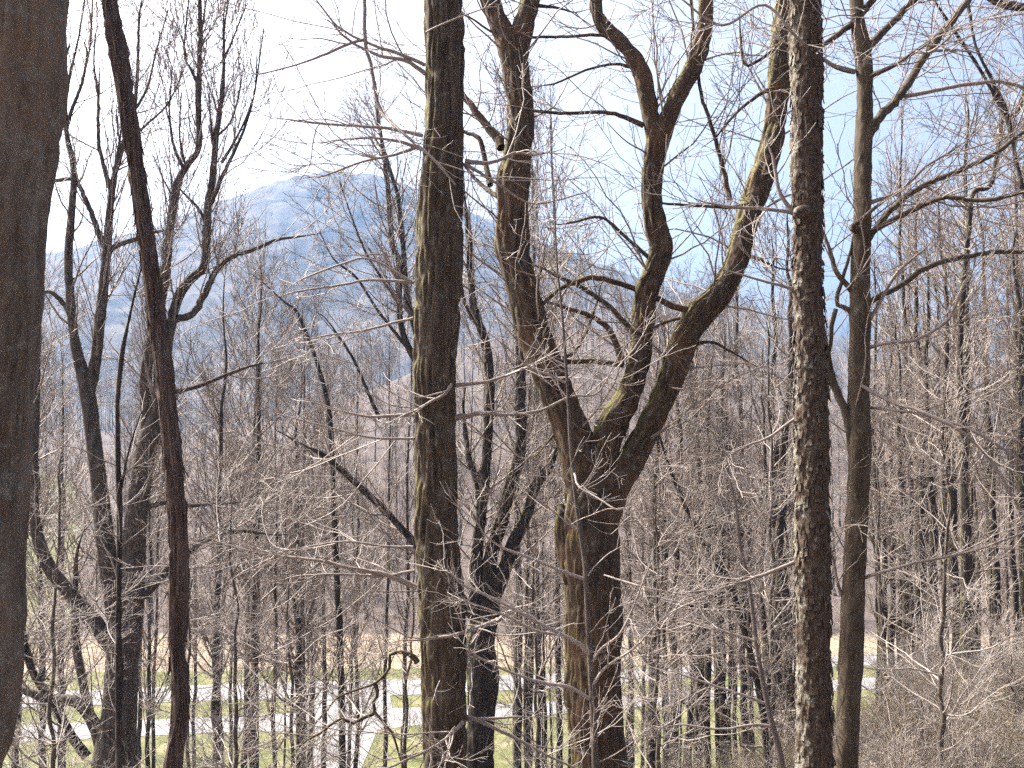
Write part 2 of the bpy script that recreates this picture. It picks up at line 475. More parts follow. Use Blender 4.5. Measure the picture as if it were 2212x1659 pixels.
class Traced:
    def __init__(self, name, label, cat, Y, base_px, group=None, seed=1):
        self.Y, self.rng = Y, np.random.default_rng(seed)
        x = (base_px - CX) / FPX * Y
        self.base = np.array([x, Y, float(height(x, Y))])
        self.root = empty(name, self.base, label, cat, group)
        self.sk = []; self.fat = 1.0
    def pts(self, tr, to_ground=False, flare=1.5):
        P, R = [], []
        for p in tr:
            y = self.Y + (p[3] if len(p) > 3 else 0.0)
            P.append(W(p[0], p[1], y)); R.append(p[2] / 2 / FPX * y * self.fat)
        if to_ground:
            last = P[-1]
            g = float(height(last[0], last[1])) - 0.15
            if g < last[2] - 0.3:
                zz = [last[2] - (last[2] - g) * k for k in (0.5, 0.85, 1.0)]
                lx = P[-1] - P[-2]; lx = lx / max(abs(lx[2]), 0.1)
                for z, fl in zip(zz, (1.05, 1.2, flare)):
                    k = (last[2] - z)
                    P.append(np.array([last[0] + lx[0] * min(k, 0.8) * 0.6, last[1], z])); R.append(R[len(tr) - 1] * fl)
        return P, R
    def tipped(self, tr):
        # a traced end that is still thick inside the picture runs out to a fine tip
        a, c = np.array(tr[0][:3], float), np.array(tr[1][:3], float)
        if a[2] > 2.5 and -30 < a[0] < 2240 and a[1] > -15:
            d = (a - c)[:2]; d = d / max(np.linalg.norm(d), 1e-6)
            k = a[2] * 9 + 20
            p = a[:2] + d * k * 0.5 + self.rng.normal(size=2) * 4
            q = p + d * k * 0.5 + self.rng.normal(size=2) * 8
            y = tuple(tr[0][3:])
            return [(q[0], q[1], 0.9, *y), (p[0], p[1], a[2] * 0.55, *y)] + list(tr)
        return tr
    def keep(self, P, R):
        Q, r, _ = resample(P, R, 40)
        if r[0] < r[-1]: Q, r = Q[::-1], r[::-1]
        self.sk.append((Q.copy(), r.copy()))
    def limb(self, part, tr, mat, style=None, K=14, step=0.05, ground=False, keep=True, amp=1.0):
        P, R = self.pts(self.tipped(tr) if tr[0][2] < 14 else tr, ground)
        Pr, Rr, L = resample(P, R, 40)
        n = int(np.clip(L / step, 8, 420))
        P2, R2, L = resample(P, R, n)
        b = MB()
        d = None
        if style: d = disp_for(style, n, K, L, self.rng, float(np.mean(R2)), amp)
        b.tubes(P2[None], R2[None], K, 0, d)
        o = b.build(part, mat, self.root)
        if keep: self.keep(P, R)
        return o
    def branch(self, tr, mat, K=7, keep=True, part="branch"):
        P, R = self.pts(self.tipped(tr))
        Pr, Rr, L = resample(P, R, int(np.clip(L0(P) / 0.06, 8, 80)))
        # the small kinks of a real branch
        j = self.rng.normal(size=Pr.shape) * np.maximum(Rr[:, None] * 0.12, 0.0012); j[0] = 0
        b = MB(); b.tubes((Pr + j)[None], Rr[None], K)
        o = b.build(part, mat, self.root)
        if keep: self.keep(P, R)
        return o
    def crown(self, levels, mat, sk=None, part="crown", buds=0):
        S = self.sk if sk is None else [self.sk[i] for i in sk]
        P = np.stack([s[0] for s in S]); R = np.stack([s[1] for s in S])
        b = MB()
        for lv in levels:
            lv = dict(lv); K = lv.pop("K", 3)
            src = lv.pop("all", False)
            P, R = grow(P, R, rng=self.rng, **lv)
            b.tubes(P, R, K)
        mats = [mat]
        if buds:
            add_buds(b, P, self.rng, buds); mats.append(M_BUD)
        return b.build(part, mats, self.root)

def L0(P):
    P = np.asarray(P); return float(np.linalg.norm(np.diff(P, axis=0), axis=1).sum())

def add_buds(b, P, rng, size):
    """small pointed buds at the twig tips"""
    n = len(P)
    tip = P[:, -1]; d = unit(P[:, -1] - P[:, -2])
    Q = np.stack([tip - d * size * 0.4, tip + d * size * 0.6, tip + d * size * 1.8], 1)
    R = np.stack([np.full(n, size * 0.12), np.full(n, size * 0.42), np.full(n, size * 0.05)], 1) * rng.uniform(0.7, 1.3, (n, 1))
    b.tubes(Q, R, 4, 1)

# 1 wide trunk on the left edge
t = Traced("bare_tree", "widest trunk, dark grey with blotchy smooth bark, cut by the picture's left edge", "tree", 4.6, -60, seed=11)
edge_ = [(146, -60), (143, 0), (138, 160), (125, 300), (109, 430), (103, 520), (97, 700), (82, 830), (76, 930), (63, 1130), (55, 1200), (40, 1450), (18, 1600), (2, 1659)]
t.limb("trunk", [(x - 107, y, 200) for x, y in edge_], M_WIDE, 'furrow', 130, 0.02, True, True, 0.55)

# 2 leaning shaggy red stem
t = Traced("shaggy_tree", "leaning reddish-brown shaggy-barked trunk near the left, without any branches", "tree", 7.0, 370, seed=12)
shag = [(228, -50, 28), (235, 0, 28), (262, 150, 32), (290, 330, 33), (310, 480, 34), (331, 620, 35), (350, 780, 36), (369, 950, 37), (384, 1130, 36), (386, 1250, 37), (382, 1400, 33), (389, 1500, 34), (388, 1580, 34), (376, 1659, 36)]
t.limb("trunk", shag, M_SHAG, 'shaggy', 60, 0.025, True)
P, R = t.pts(shag); P, R, L = resample(P, R, 300)
b = MB(); rg = np.random.default_rng(8); n = 260
i = rg.integers(4, 280, n); a = rg.uniform(0, 6.283, n)
nd = np.stack([np.cos(a), np.sin(a), 0 * a], 1); tn = unit(P[i + 1] - P[i])
S = P[i] + nd * R[i][:, None] * 0.98; ln = rg.uniform(0.06, 0.28, n)[:, None]
curl = rg.uniform(0.004, 0.045, n)[:, None]
Q = np.stack([S, S + tn * ln * 0.5 + nd * 0.006, S + tn * ln + nd * curl], 1)
b.tubes(Q, np.stack([np.full(n, .006), np.full(n, .005), np.full(n, .0015)], 1), 3)
b.build("peeling_bark", M_SHAG, t.root)

# 3 many-stemmed grey tree behind it
t = Traced("multi_stem_tree", "many-stemmed grey tree behind the leaning shaggy trunk, limbs spreading from a low fork", "tree", 17.0, 248, seed=13)
g = M_GREY
t.limb("trunk", [(268, 1330, 50), (266, 1400, 66), (262, 1470, 70), (258, 1540, 72), (250, 1600, 78), (245, 1659, 84)], g, 'smooth', 40, 0.06, True, False)
t.limb("limb", [(146, 180, 9), (140, 220, 10), (143, 283, 11), (160, 367, 13), (157, 433, 15), (147, 550, 17), (152, 640, 19), (160, 730, 22), (182, 820, 30), (196, 900, 32), (213, 1040, 36), (238, 1240, 42), (258, 1350, 46), (264, 1420, 46)], g, 'smooth', 24, 0.06)
t.limb("limb", [(245, 395, 13), (237, 460, 16), (230, 550, 19), (222, 640, 21), (212, 730, 23), (205, 790, 24), (192, 850, 24)], g, 'smooth', 18, 0.06)
t.limb("limb", [(467, 290, 12), (457, 400, 14), (450, 433, 16), (446, 520, 19), (440, 576, 20), (410, 606, 20), (383, 650, 22), (364, 730, 24), (350, 820, 30), (338, 900, 40), (312, 985, 46), (293, 1140, 48), (284, 1300, 52), (272, 1420, 56)], g, 'smooth', 24, 0.06)
t.limb("limb", [(430, -30, 8), (432, 67, 9), (430, 167, 11), (430, 283, 12), (427, 325, 12), (400, 362, 13), (383, 400, 15), (370, 467, 16), (363, 547, 16), (357, 610, 17), (340, 680, 18), (322, 760, 22), (314, 830, 26), (318, 930, 32), (308, 1010, 36)], g, 'smooth', 18, 0.06)
t.limb("limb", [(80, 800, 12), (77, 900, 15), (72, 1050, 20), (77, 1140, 24), (90, 1190, 26), (110, 1232, 28), (140, 1268, 28), (167, 1302, 30), (202, 1345, 32), (245, 1400, 34)], g, 'smooth', 20, 0.06)
t.limb("limb", [(33, 1483, 16), (70, 1497, 19), (110, 1509, 22), (160, 1514, 24), (190, 1542, 26), (214, 1590, 30), (228, 1650, 34)], g, 'smooth', 20, 0.06)
t.limb("limb", [(163, 1240, 11), (162, 1310, 14), (166, 1400, 17), (180, 1480, 18), (192, 1545, 20)], g, 'smooth', 14, 0.08)
t.limb("limb", [(43, 1270, 12), (46, 1330, 14), (52, 1390, 16), (74, 1456, 16), (104, 1500, 18), (122, 1525, 18), (150, 1583, 20), (188, 1635, 22)], M_DARK, 'smooth', 16, 0.07)
for tr in ([(213, 205, 6), (213, 300, 8), (222, 350, 9), (237, 405, 12)], [(300, 40, 5), (298, 133, 7), (290, 233, 9), (268, 308, 11), (250, 370, 12), (240, 420, 13)],
           [(188, 120, 5), (177, 180, 7), (158, 230, 8), (142, 285, 9)], [(115, 390, 8), (160, 388, 9), (180, 420, 10), (205, 480, 12), (228, 540, 13)],
           [(483, 60, 5), (483, 167, 8), (473, 260, 10), (466, 300, 12)], [(555, 120, 2.5), (550, 200, 4), (525, 285, 6), (490, 360, 8), (470, 405, 10), (455, 440, 12)],
           [(640, 512, 5), (600, 518, 7), (545, 540, 9), (500, 555, 11), (470, 580, 13), (440, 640, 15), (418, 676, 16), (380, 690, 17), (355, 705, 18)],
           [(545, 790, 6), (500, 805, 8), (440, 830, 9), (400, 842, 10), (350, 850, 12)], [(555, 1150, 7), (530, 1147, 10), (480, 1152, 12), (430, 1175, 13), (395, 1200, 14), (366, 1225, 16), (350, 1245, 18), (320, 1280, 16), (298, 1292, 18)],
           [(470, 1088, 7), (410, 1092, 9), (370, 1085, 10), (330, 1092, 11), (300, 1105, 12)], [(367, 265, 5), (374, 310, 6), (387, 345, 8), (397, 365, 9)],
           [(400, 420, 5), (435, 460, 7), (447, 500, 9)], [(72, 640, 6), (108, 630, 9), (140, 660, 11), (152, 690, 12)], [(292, 518, 10), (268, 524, 11), (240, 540, 12), (228, 570, 12)]):
    t.branch(tr, g)
up_ = [[(186, -20, 3), (170, 80, 4), (146, 185, 8)], [(133, 20, 2.5), (143, 90, 4), (141, 190, 8)], [(200, -10, 2.5), (196, 90, 3.5), (178, 178, 6)], [(206, 80, 3), (203, 140, 4), (213, 208, 6)],
       [(308, -20, 3), (301, 45, 4), (298, 130, 6)], [(364, 20, 2.5), (338, 108, 4), (318, 190, 5), (293, 235, 7)], [(398, 150, 2.5), (362, 225, 4), (318, 268, 5), (270, 315, 7)],
       [(497, -20, 3), (485, 65, 4), (483, 168, 7)], [(532, 10, 2.5), (505, 80, 4), (484, 130, 5)], [(410, -20, 2.5), (398, 110, 4), (413, 150, 5), (429, 188, 7)], [(368, 20, 2), (395, 90, 3), (404, 128, 4)],
       [(447, -10, 2.5), (437, 60, 4), (432, 130, 6)], [(570, 60, 2.5), (548, 205, 4), (515, 290, 5), (478, 352, 8)], [(520, 180, 3), (500, 260, 4), (462, 300, 6)], [(370, 175, 3), (366, 240, 4), (372, 305, 6)], [(392, 200, 2.5), (388, 290, 4), (398, 350, 7)],
       [(452, 200, 2.5), (455, 250, 4), (462, 330, 7)], [(252, 250, 3), (257, 300, 4), (262, 330, 6)]]
n0 = len(t.sk)
for tr in up_:
    t.branch(tr, g)
S = t.sk[n0:] + [t.sk[k] for k in (1, 2, 3, 4)]
P = np.stack([q_[0] for q_ in S]); R = np.stack([q_[1] for q_ in S]); b = MB()
for q_ in (dict(n=170, length=2.4, ang=22, npts=8, up=0.12, jit=0.08, rfac=.5, rtip=.005, rmax=.013, tmin=.1, tmax=.98), dict(n=800, length=0.9, ang=26, npts=6, up=0.10, jit=.11, rtip=.0045), dict(n=1500, length=.4, ang=32, npts=4, up=.06, jit=.12, rtip=.0038)):
    P, R = grow(P, R, rng=t.rng, **q_); b.tubes(P, R, 3)
add_buds(b, P, t.rng, .012)
b.build("twigs", [M_TWIG, M_BUD], t.root)
t.crown([dict(n=190, length=1.9, ang=45, npts=8, up=0.12, jit=0.13, rfac=0.4, rtip=0.005, rmax=0.022, K=4),
         dict(n=1100, length=0.9, ang=40, npts=6, up=0.05, jit=0.15, rtip=0.004, K=3),
         dict(n=3200, length=0.4, ang=40, npts=4, up=0.04, jit=0.16, rtip=0.003, K=3)], M_TWIG, buds=0.009)

# 4 thin dark stem in front of the many-stemmed tree
t = Traced("sapling", "thin straight dark sapling in front of the many-stemmed grey tree", "sapling", 11.0, 258, "thin saplings on the near slope", seed=14)
t.limb("trunk", [(322, 480, 3), (303, 586, 4), (283, 670, 5), (267, 753, 7), (254, 853, 9), (254, 950, 10), (258, 1103, 11), (257, 1250, 12), (256, 1340, 13), (256, 1500, 14), (257, 1659, 14)], M_DARK, 'smooth', 10, 0.08, True)
t.branch([(302, 900, 3), (285, 950, 4), (272, 1000, 5), (258, 1085, 6)], M_DARK)
t.branch([(225, 1180, 3), (243, 1215, 4), (257, 1260, 5)], M_TWIGP)
t.crown([dict(n=26, length=1.3, ang=55, npts=8, up=0.05, rtip=0.003, rmax=0.008, K=4), dict(n=110, length=0.55, ang=40, npts=5, up=0.06, rtip=0.0022)], M_TWIG, buds=0.006)

# 5 straight mossy furrowed trunk
t = Traced("furrowed_tree", "straight thick furrowed trunk with green moss down its left edge, left of the big fork", "tree", 10.0, 964, seed=15)
Le = [(912, -60), (915, 0), (920, 160), (916, 300), (905, 420), (896, 550), (893, 750), (896, 900), (896, 1100), (905, 1300), (910, 1450), (914, 1659)]
Re = [1000, 1000, 1002, 1003, 1001, 1000, 991, 985, 988, 1003, 1008, 1012]
t.limb("trunk", [((a[0] + r) / 2, a[1], (r - a[0]) * 0.94) for a, r in zip(Le, Re)], M_FURR, 'furrow', 120, 0.02, True)
M = M_TWIG
for tr in ([(737, 73, 5), (770, 97, 6), (820, 120, 7), (880, 133, 9), (919, 160, 11)], [(690, 10, 4), (733, 60, 5), (800, 95, 6), (860, 115, 8), (918, 140, 9)],
           [(650, 262, 5), (737, 270, 6), (820, 275, 7), (880, 285, 8), (914, 293, 9)], [(737, 302, 4), (800, 298, 5), (860, 305, 7), (912, 322, 10)],
           [(788, -20, 9), (788, 83, 9), (803, 150, 8), (820, 233, 8), (870, 287, 7, -.25), (937, 345, 6, -.4), (985, 400, 4, -.45)],
           [(560, 160, 3), (640, 140, 4), (700, 118, 6), (760, 92, 7), (787, 86, 8)], [(700, 380, 4), (780, 350, 5), (850, 335, 6), (905, 315, 9)],
           [(660, 600, 4), (740, 570, 5), (800, 560, 5), (895, 612, 7)], [(640, 630, 4), (740, 615, 5), (800, 605, 6), (895, 610, 8)], [(700, 725, 4), (780, 715, 5), (840, 700, 6), (893, 688, 7)],
           [(680, 870, 3), (757, 893, 5), (804, 900, 7), (850, 898, 8), (897, 896, 9)], [(640, 905, 3), (720, 925, 4), (800, 945, 5), (896, 948, 6)],
           [(470, 1170, 3), (560, 1195, 4), (640, 1205, 6), (700, 1213, 8), (770, 1230, 10), (830, 1240, 11), (900, 1268, 14)], [(640, 1245, 4), (737, 1240, 5), (820, 1245, 6), (896, 1233, 7)],
           [(620, 1190, 3), (740, 1170, 4), (830, 1180, 5), (893, 1182, 7)],
           [(1180, 330, 4), (1150, 335, 5), (1114, 330, 7), (1080, 345, 8), (1047, 353, 9), (1004, 347, 12)], [(1250, 420, 3), (1150, 440, 4), (1080, 400, 6), (1003, 353, 8)],
           [(1240, 720, 3), (1180, 770, 4), (1130, 796, 5), (1057, 823, 7), (985, 832, 10)], [(1330, 780, 3), (1290, 850, 4), (1234, 856, 5), (1170, 886, 7), (1104, 896, 8), (1040, 893, 10), (982, 902, 15)],
           [(895, 888, 6, -.3), (930, 868, 6, -.3), (960, 852, 7, -.28), (975, 830, 8, -.2)],
           [(900, 1383, 5, -.5), (950, 1378, 7, -.45), (1000, 1367, 8, -.35), (1050, 1350, 10, 0.6), (1085, 1335, 10, 1.4)],
           [(840, 1659, 4, -.9), (880, 1640, 5, -.8), (925, 1620, 6, -.6), (960, 1598, 8, -.4), (1000, 1560, 10, -.2)], [(1120, 1548, 4), (1070, 1551, 6), (1000, 1555, 8)],
           [(1340, 1700, 4), (1200, 1640, 5), (1120, 1598, 7), (1030, 1555, 9), (1000, 1548, 10)], [(1040, 20, 3, -.5), (960, 50, 4, -.5), (920, 70, 4, -.4)]):
    t.branch(tr, M)
t.branch([(737, 1503, 4), (780, 1487, 5), (810, 1476, 6), (838, 1450, 6.5), (842, 1430, 7), (843, 1414, 7.5), (865, 1409, 9), (888, 1414, 11), (902, 1432, 14)], M_FURR, 9)
t.branch([(690, 1585, 5), (737, 1552, 6), (760, 1563, 7), (790, 1548, 8), (810, 1540, 8), (806, 1520, 8), (816, 1500, 8), (811, 1478, 10)], M_FURR, 8)
t.branch([(865, 1640, 4), (850, 1590, 5), (826, 1558, 6), (810, 1540, 7)], M_FURR, 6)
t.crown([dict(n=170, length=1.5, ang=50, npts=9, up=0.05, jit=0.13, rfac=0.6, rtip=0.0035, rmax=0.009, fall=0.3, flat=0.4, K=4, bend=0.03),
         dict(n=720, length=0.55, ang=42, npts=6, up=0.07, jit=0.13, rtip=0.0025, flat=0.3),
         dict(n=900, length=0.22, ang=42, npts=5, up=0.10, jit=0.12, rtip=0.0022)], M_TWIGP, sk=list(range(1, len(t.sk))), buds=0.005)

# 6 the great forked tree
t = Traced("forked_tree", "big dark tree forking low into three thick crooked limbs, just right of centre", "tree", 12.5, 1290, seed=16)
f = M_FORK; t.fat = 1.1
t.limb("trunk", [(1290, 1020, 60), (1286, 1060, 96), (1276, 1110, 104), (1276, 1180, 110), (1280, 1260, 108), (1282, 1340, 112), (1280, 1400, 112), (1284, 1470, 108), (1286, 1540, 108), (1291, 1600, 104), (1294, 1659, 106)], f, 'furrow', 110, 0.03, True, False, 1.1)
t.limb("trunk_rib", [(1224, 1090, 30), (1226, 1130, 46), (1232, 1200, 50), (1243, 1280, 40), (1244, 1350, 40), (1245, 1375, 44), (1252, 1440, 50), (1247, 1500, 52), (1262, 1600, 50), (1262, 1700, 54)], f, 'furrow', 60, 0.03, True, False, 1.0)
t.limb("limb", [(1106, 85, 50), (1116, 150, 52), (1126, 250, 52), (1119, 330, 55), (1108, 395, 60), (1106, 450, 58), (1105, 520, 68), (1115, 570, 62), (1132, 640, 64), (1152, 720, 66), (1184, 800, 68), (1216, 880, 70), (1242, 950, 72), (1260, 1010, 80), (1270, 1080, 84)], f, 'furrow', 90, 0.03)
t.limb("limb", [(1044, -40, 34), (1058, 0, 36), (1076, 45, 38), (1098, 100, 44), (1112, 160, 44)], f, 'furrow', 44, 0.03)
t.limb("limb", [(1150, -40, 38), (1143, 0, 38), (1134, 45, 38), (1120, 95, 42), (1116, 150, 44)], f, 'furrow', 44, 0.03)
t.limb("limb", [(1422, 282, 42), (1414, 330, 41), (1409, 400, 39), (1416, 480, 42), (1430, 535, 46), (1412, 590, 46), (1392, 650, 43), (1388, 730, 43), (1376, 800, 44), (1352, 860, 52), (1322, 915, 56), (1302, 965, 62), (1288, 1015, 70), (1280, 1070, 68)], f, 'furrow', 80, 0.03)
t.limb("limb", [(1286, -40, 24), (1290, 25, 25), (1308, 60, 27), (1350, 100, 30), (1384, 150, 32), (1400, 215, 33), (1410, 265, 34), (1418, 320, 34)], f, 'furrow', 44, 0.03)
t.limb("limb", [(1524, -40, 26), (1522, 60, 28), (1506, 125, 36), (1480, 180, 34), (1452, 235, 35), (1430, 285, 38), (1416, 335, 38)], f, 'furrow', 44, 0.03)
t.limb("limb", [(1688, 110, 46, .5), (1676, 220, 43, .5), (1668, 310, 43, .4), (1642, 395, 46, .3), (1614, 480, 44, .2), (1594, 560, 44, .1), (1556, 634, 48), (1508, 684, 54), (1476, 740, 52), (1440, 842, 48), (1400, 925, 48), (1362, 995, 56), (1322, 1050, 76), (1292, 1110, 84)], f, 'furrow', 80, 0.03)
t.limb("limb", [(1700, -40, 30, .6), (1690, 40, 34, .6), (1684, 120, 38, .5), (1676, 210, 40, .5)], f, 'furrow', 40, 0.03)
t.limb("limb", [(1718, -40, 26, .6), (1712, 60, 30, .6), (1700, 140, 32, .5), (1684, 220, 34, .5)], f, 'furrow', 40, 0.03)
for tr in ([(1000, 205, 12, .4), (1030, 245, 15, .3), (1062, 285, 17, .2), (1086, 318, 19, .05)], [(1005, 285, 7, .5), (1035, 300, 10, .4), (1048, 350, 11, .3), (1058, 400, 13, .1)],
           [(1005, 360, 6, .5), (1035, 395, 8, .4), (1060, 415, 9, .2), (1085, 430, 11)], [(1158, 240, 6), (1230, 245, 7), (1300, 242, 8), (1340, 250, 9), (1390, 270, 12)],
           [(1020, 40, 4), (1080, 75, 5), (1200, 80, 6), (1290, 75, 7), (1330, 80, 8)], [(1200, 180, 4), (1270, 150, 5), (1330, 138, 6), (1362, 145, 8)],
           [(1160, 670, 7), (1210, 625, 9), (1275, 600, 11), (1330, 610, 11), (1400, 635, 12), (1450, 660, 13), (1485, 668, 14)], [(1210, 600, 7), (1255, 620, 9), (1320, 665, 10), (1350, 700, 11), (1382, 735, 12)],
           [(1230, 668, 8), (1270, 680, 10), (1310, 705, 12), (1330, 740, 13), (1343, 780, 16)], [(1210, 783, 10), (1265, 780, 11), (1310, 783, 12), (1345, 787, 14)],
           [(1490, -20, 5), (1512, 190, 7), (1530, 250, 8), (1556, 340, 9), (1578, 435, 11)], [(1440, 440, 5), (1520, 445, 6), (1580, 448, 8), (1620, 440, 9)],
           [(1560, 280, 5), (1600, 235, 6), (1640, 205, 8), (1672, 190, 9)], [(1600, 80, 5), (1610, 140, 6), (1655, 120, 7), (1690, 90, 8)],
           [(1210, 18, 5), (1182, 14, 7), (1148, 12, 10)],            [(1660, 570, 5), (1640, 560, 6), (1610, 550, 9)], [(1240, 480, 5), (1300, 470, 6), (1360, 520, 7), (1400, 555, 9)], [(1580, 760, 5), (1540, 740, 6), (1500, 745, 8), (1465, 760, 9)],
           [(1430, 700, 6), (1460, 690, 7), (1490, 690, 9)], [(1175, 965, 4), (1200, 935, 6), (1225, 920, 8)]):
    t.branch(tr, M_FORK)
t.crown([dict(n=190, length=2.0, ang=52, npts=9, up=0.05, jit=0.14, rfac=0.35, rtip=0.0045, rmax=0.014, K=4, fall=0.3, bend=0.04, flat=0.2),
         dict(n=760, length=0.75, ang=42, npts=6, up=0.05, jit=0.14, rtip=0.0036),
         dict(n=1200, length=0.3, ang=42, npts=5, up=0.08, jit=0.13, rtip=0.0026)], M_TWIG, buds=0.006)

# 7 scaly straight trunk
t = Traced("scaly_tree", "straight scaly-barked trunk right of the big fork, sunlit flakes down its left edge", "tree", 9.5, 1757, seed=17)
Lx = [(1704, -60), (1705, 0), (1709, 200), (1711, 400), (1714, 600), (1716, 800), (1718, 1000), (1719, 1200), (1720, 1400), (1722, 1659)]
Rx = [1770, 1771, 1776, 1776, 1778, 1788, 1791, 1793, 1796, 1801]
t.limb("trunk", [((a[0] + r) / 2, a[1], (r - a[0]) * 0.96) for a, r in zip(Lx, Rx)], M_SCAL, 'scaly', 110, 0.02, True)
rg = np.random.default_rng(21)
P, R = t.pts([((a[0] + r) / 2, a[1], (r - a[0]) * 0.96) for a, r in zip(Lx, Rx)]); P, R, L = resample(P, R, 500)
n = 900; i = rg.integers(2, 496, n); a = rg.uniform(0, 6.283, n)
nd = np.stack([np.cos(a), np.sin(a), 0 * a], 1); td = np.stack([-np.sin(a), np.cos(a), 0 * a], 1)
S = P[i] + nd * (R[i][:, None] + 0.004)
w_, h_ = rg.uniform(0.010, 0.026, n)[:, None], rg.uniform(0.02, 0.06, n)[:, None]; lift = rg.uniform(0.004, 0.022, n)[:, None]
zz = np.array([[0, 0, 1.0]])
v8 = np.stack([S - td * w_ - zz * h_ + nd * lift, S + td * w_ - zz * h_ * 0.8 + nd * lift, S + td * w_ * 0.8 + zz * h_, S - td * w_ * 0.7 + zz * h_ * 0.9], 1)
v8 = np.concatenate([v8, v8 - nd[:, None] * 0.007], 1)
fb = np.array([[0, 1, 2, 3], [7, 6, 5, 4], [0, 4, 5, 1], [1, 5, 6, 2], [2, 6, 7, 3], [3, 7, 4, 0]])
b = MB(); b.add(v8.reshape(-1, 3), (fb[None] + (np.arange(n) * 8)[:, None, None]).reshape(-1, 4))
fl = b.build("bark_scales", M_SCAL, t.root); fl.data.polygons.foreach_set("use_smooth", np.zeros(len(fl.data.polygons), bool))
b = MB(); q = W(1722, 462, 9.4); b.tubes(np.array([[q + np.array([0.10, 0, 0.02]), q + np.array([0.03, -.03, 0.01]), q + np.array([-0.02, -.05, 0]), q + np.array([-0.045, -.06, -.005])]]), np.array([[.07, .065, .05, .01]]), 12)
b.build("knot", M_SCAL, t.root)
for tr in ([(1540, 440, 5), (1590, 448, 7), (1640, 450, 8), (1690, 455, 9), (1715, 460, 11)], [(1675, 372, 8), (1682, 410, 9), (1698, 440, 10), (1714, 455, 12)], [(1590, 590, 4), (1660, 610, 6), (1716, 625, 8)],
           [(1475, 0, 4, -.3), (1560, 55, 6, -.35), (1650, 10, 6, -.4), (1720, 80, 7, -.4), (1775, 125, 8, 0.4), (1800, 140, 8, 0.6), (1845, 154, 9, 1.0)],
           [(1480, 1280, 4), (1560, 1270, 5), (1640, 1245, 7), (1716, 1215, 9)], [(1620, 960, 4), (1660, 945, 6), (1716, 905, 7)]):
    t.branch(tr, M_TWIG)
t.crown([dict(n=36, length=1.2, ang=50, npts=8, up=0.05, rfac=0.5, rtip=0.0035, rmax=0.008, K=4, flat=0.3, bend=0.04), dict(n=250, length=0.5, ang=42, npts=6, up=0.07, rtip=0.003), dict(n=300, length=0.2, ang=42, npts=4, up=0.1, rtip=0.002)], M_TWIGP, sk=list(range(1, len(t.sk))))

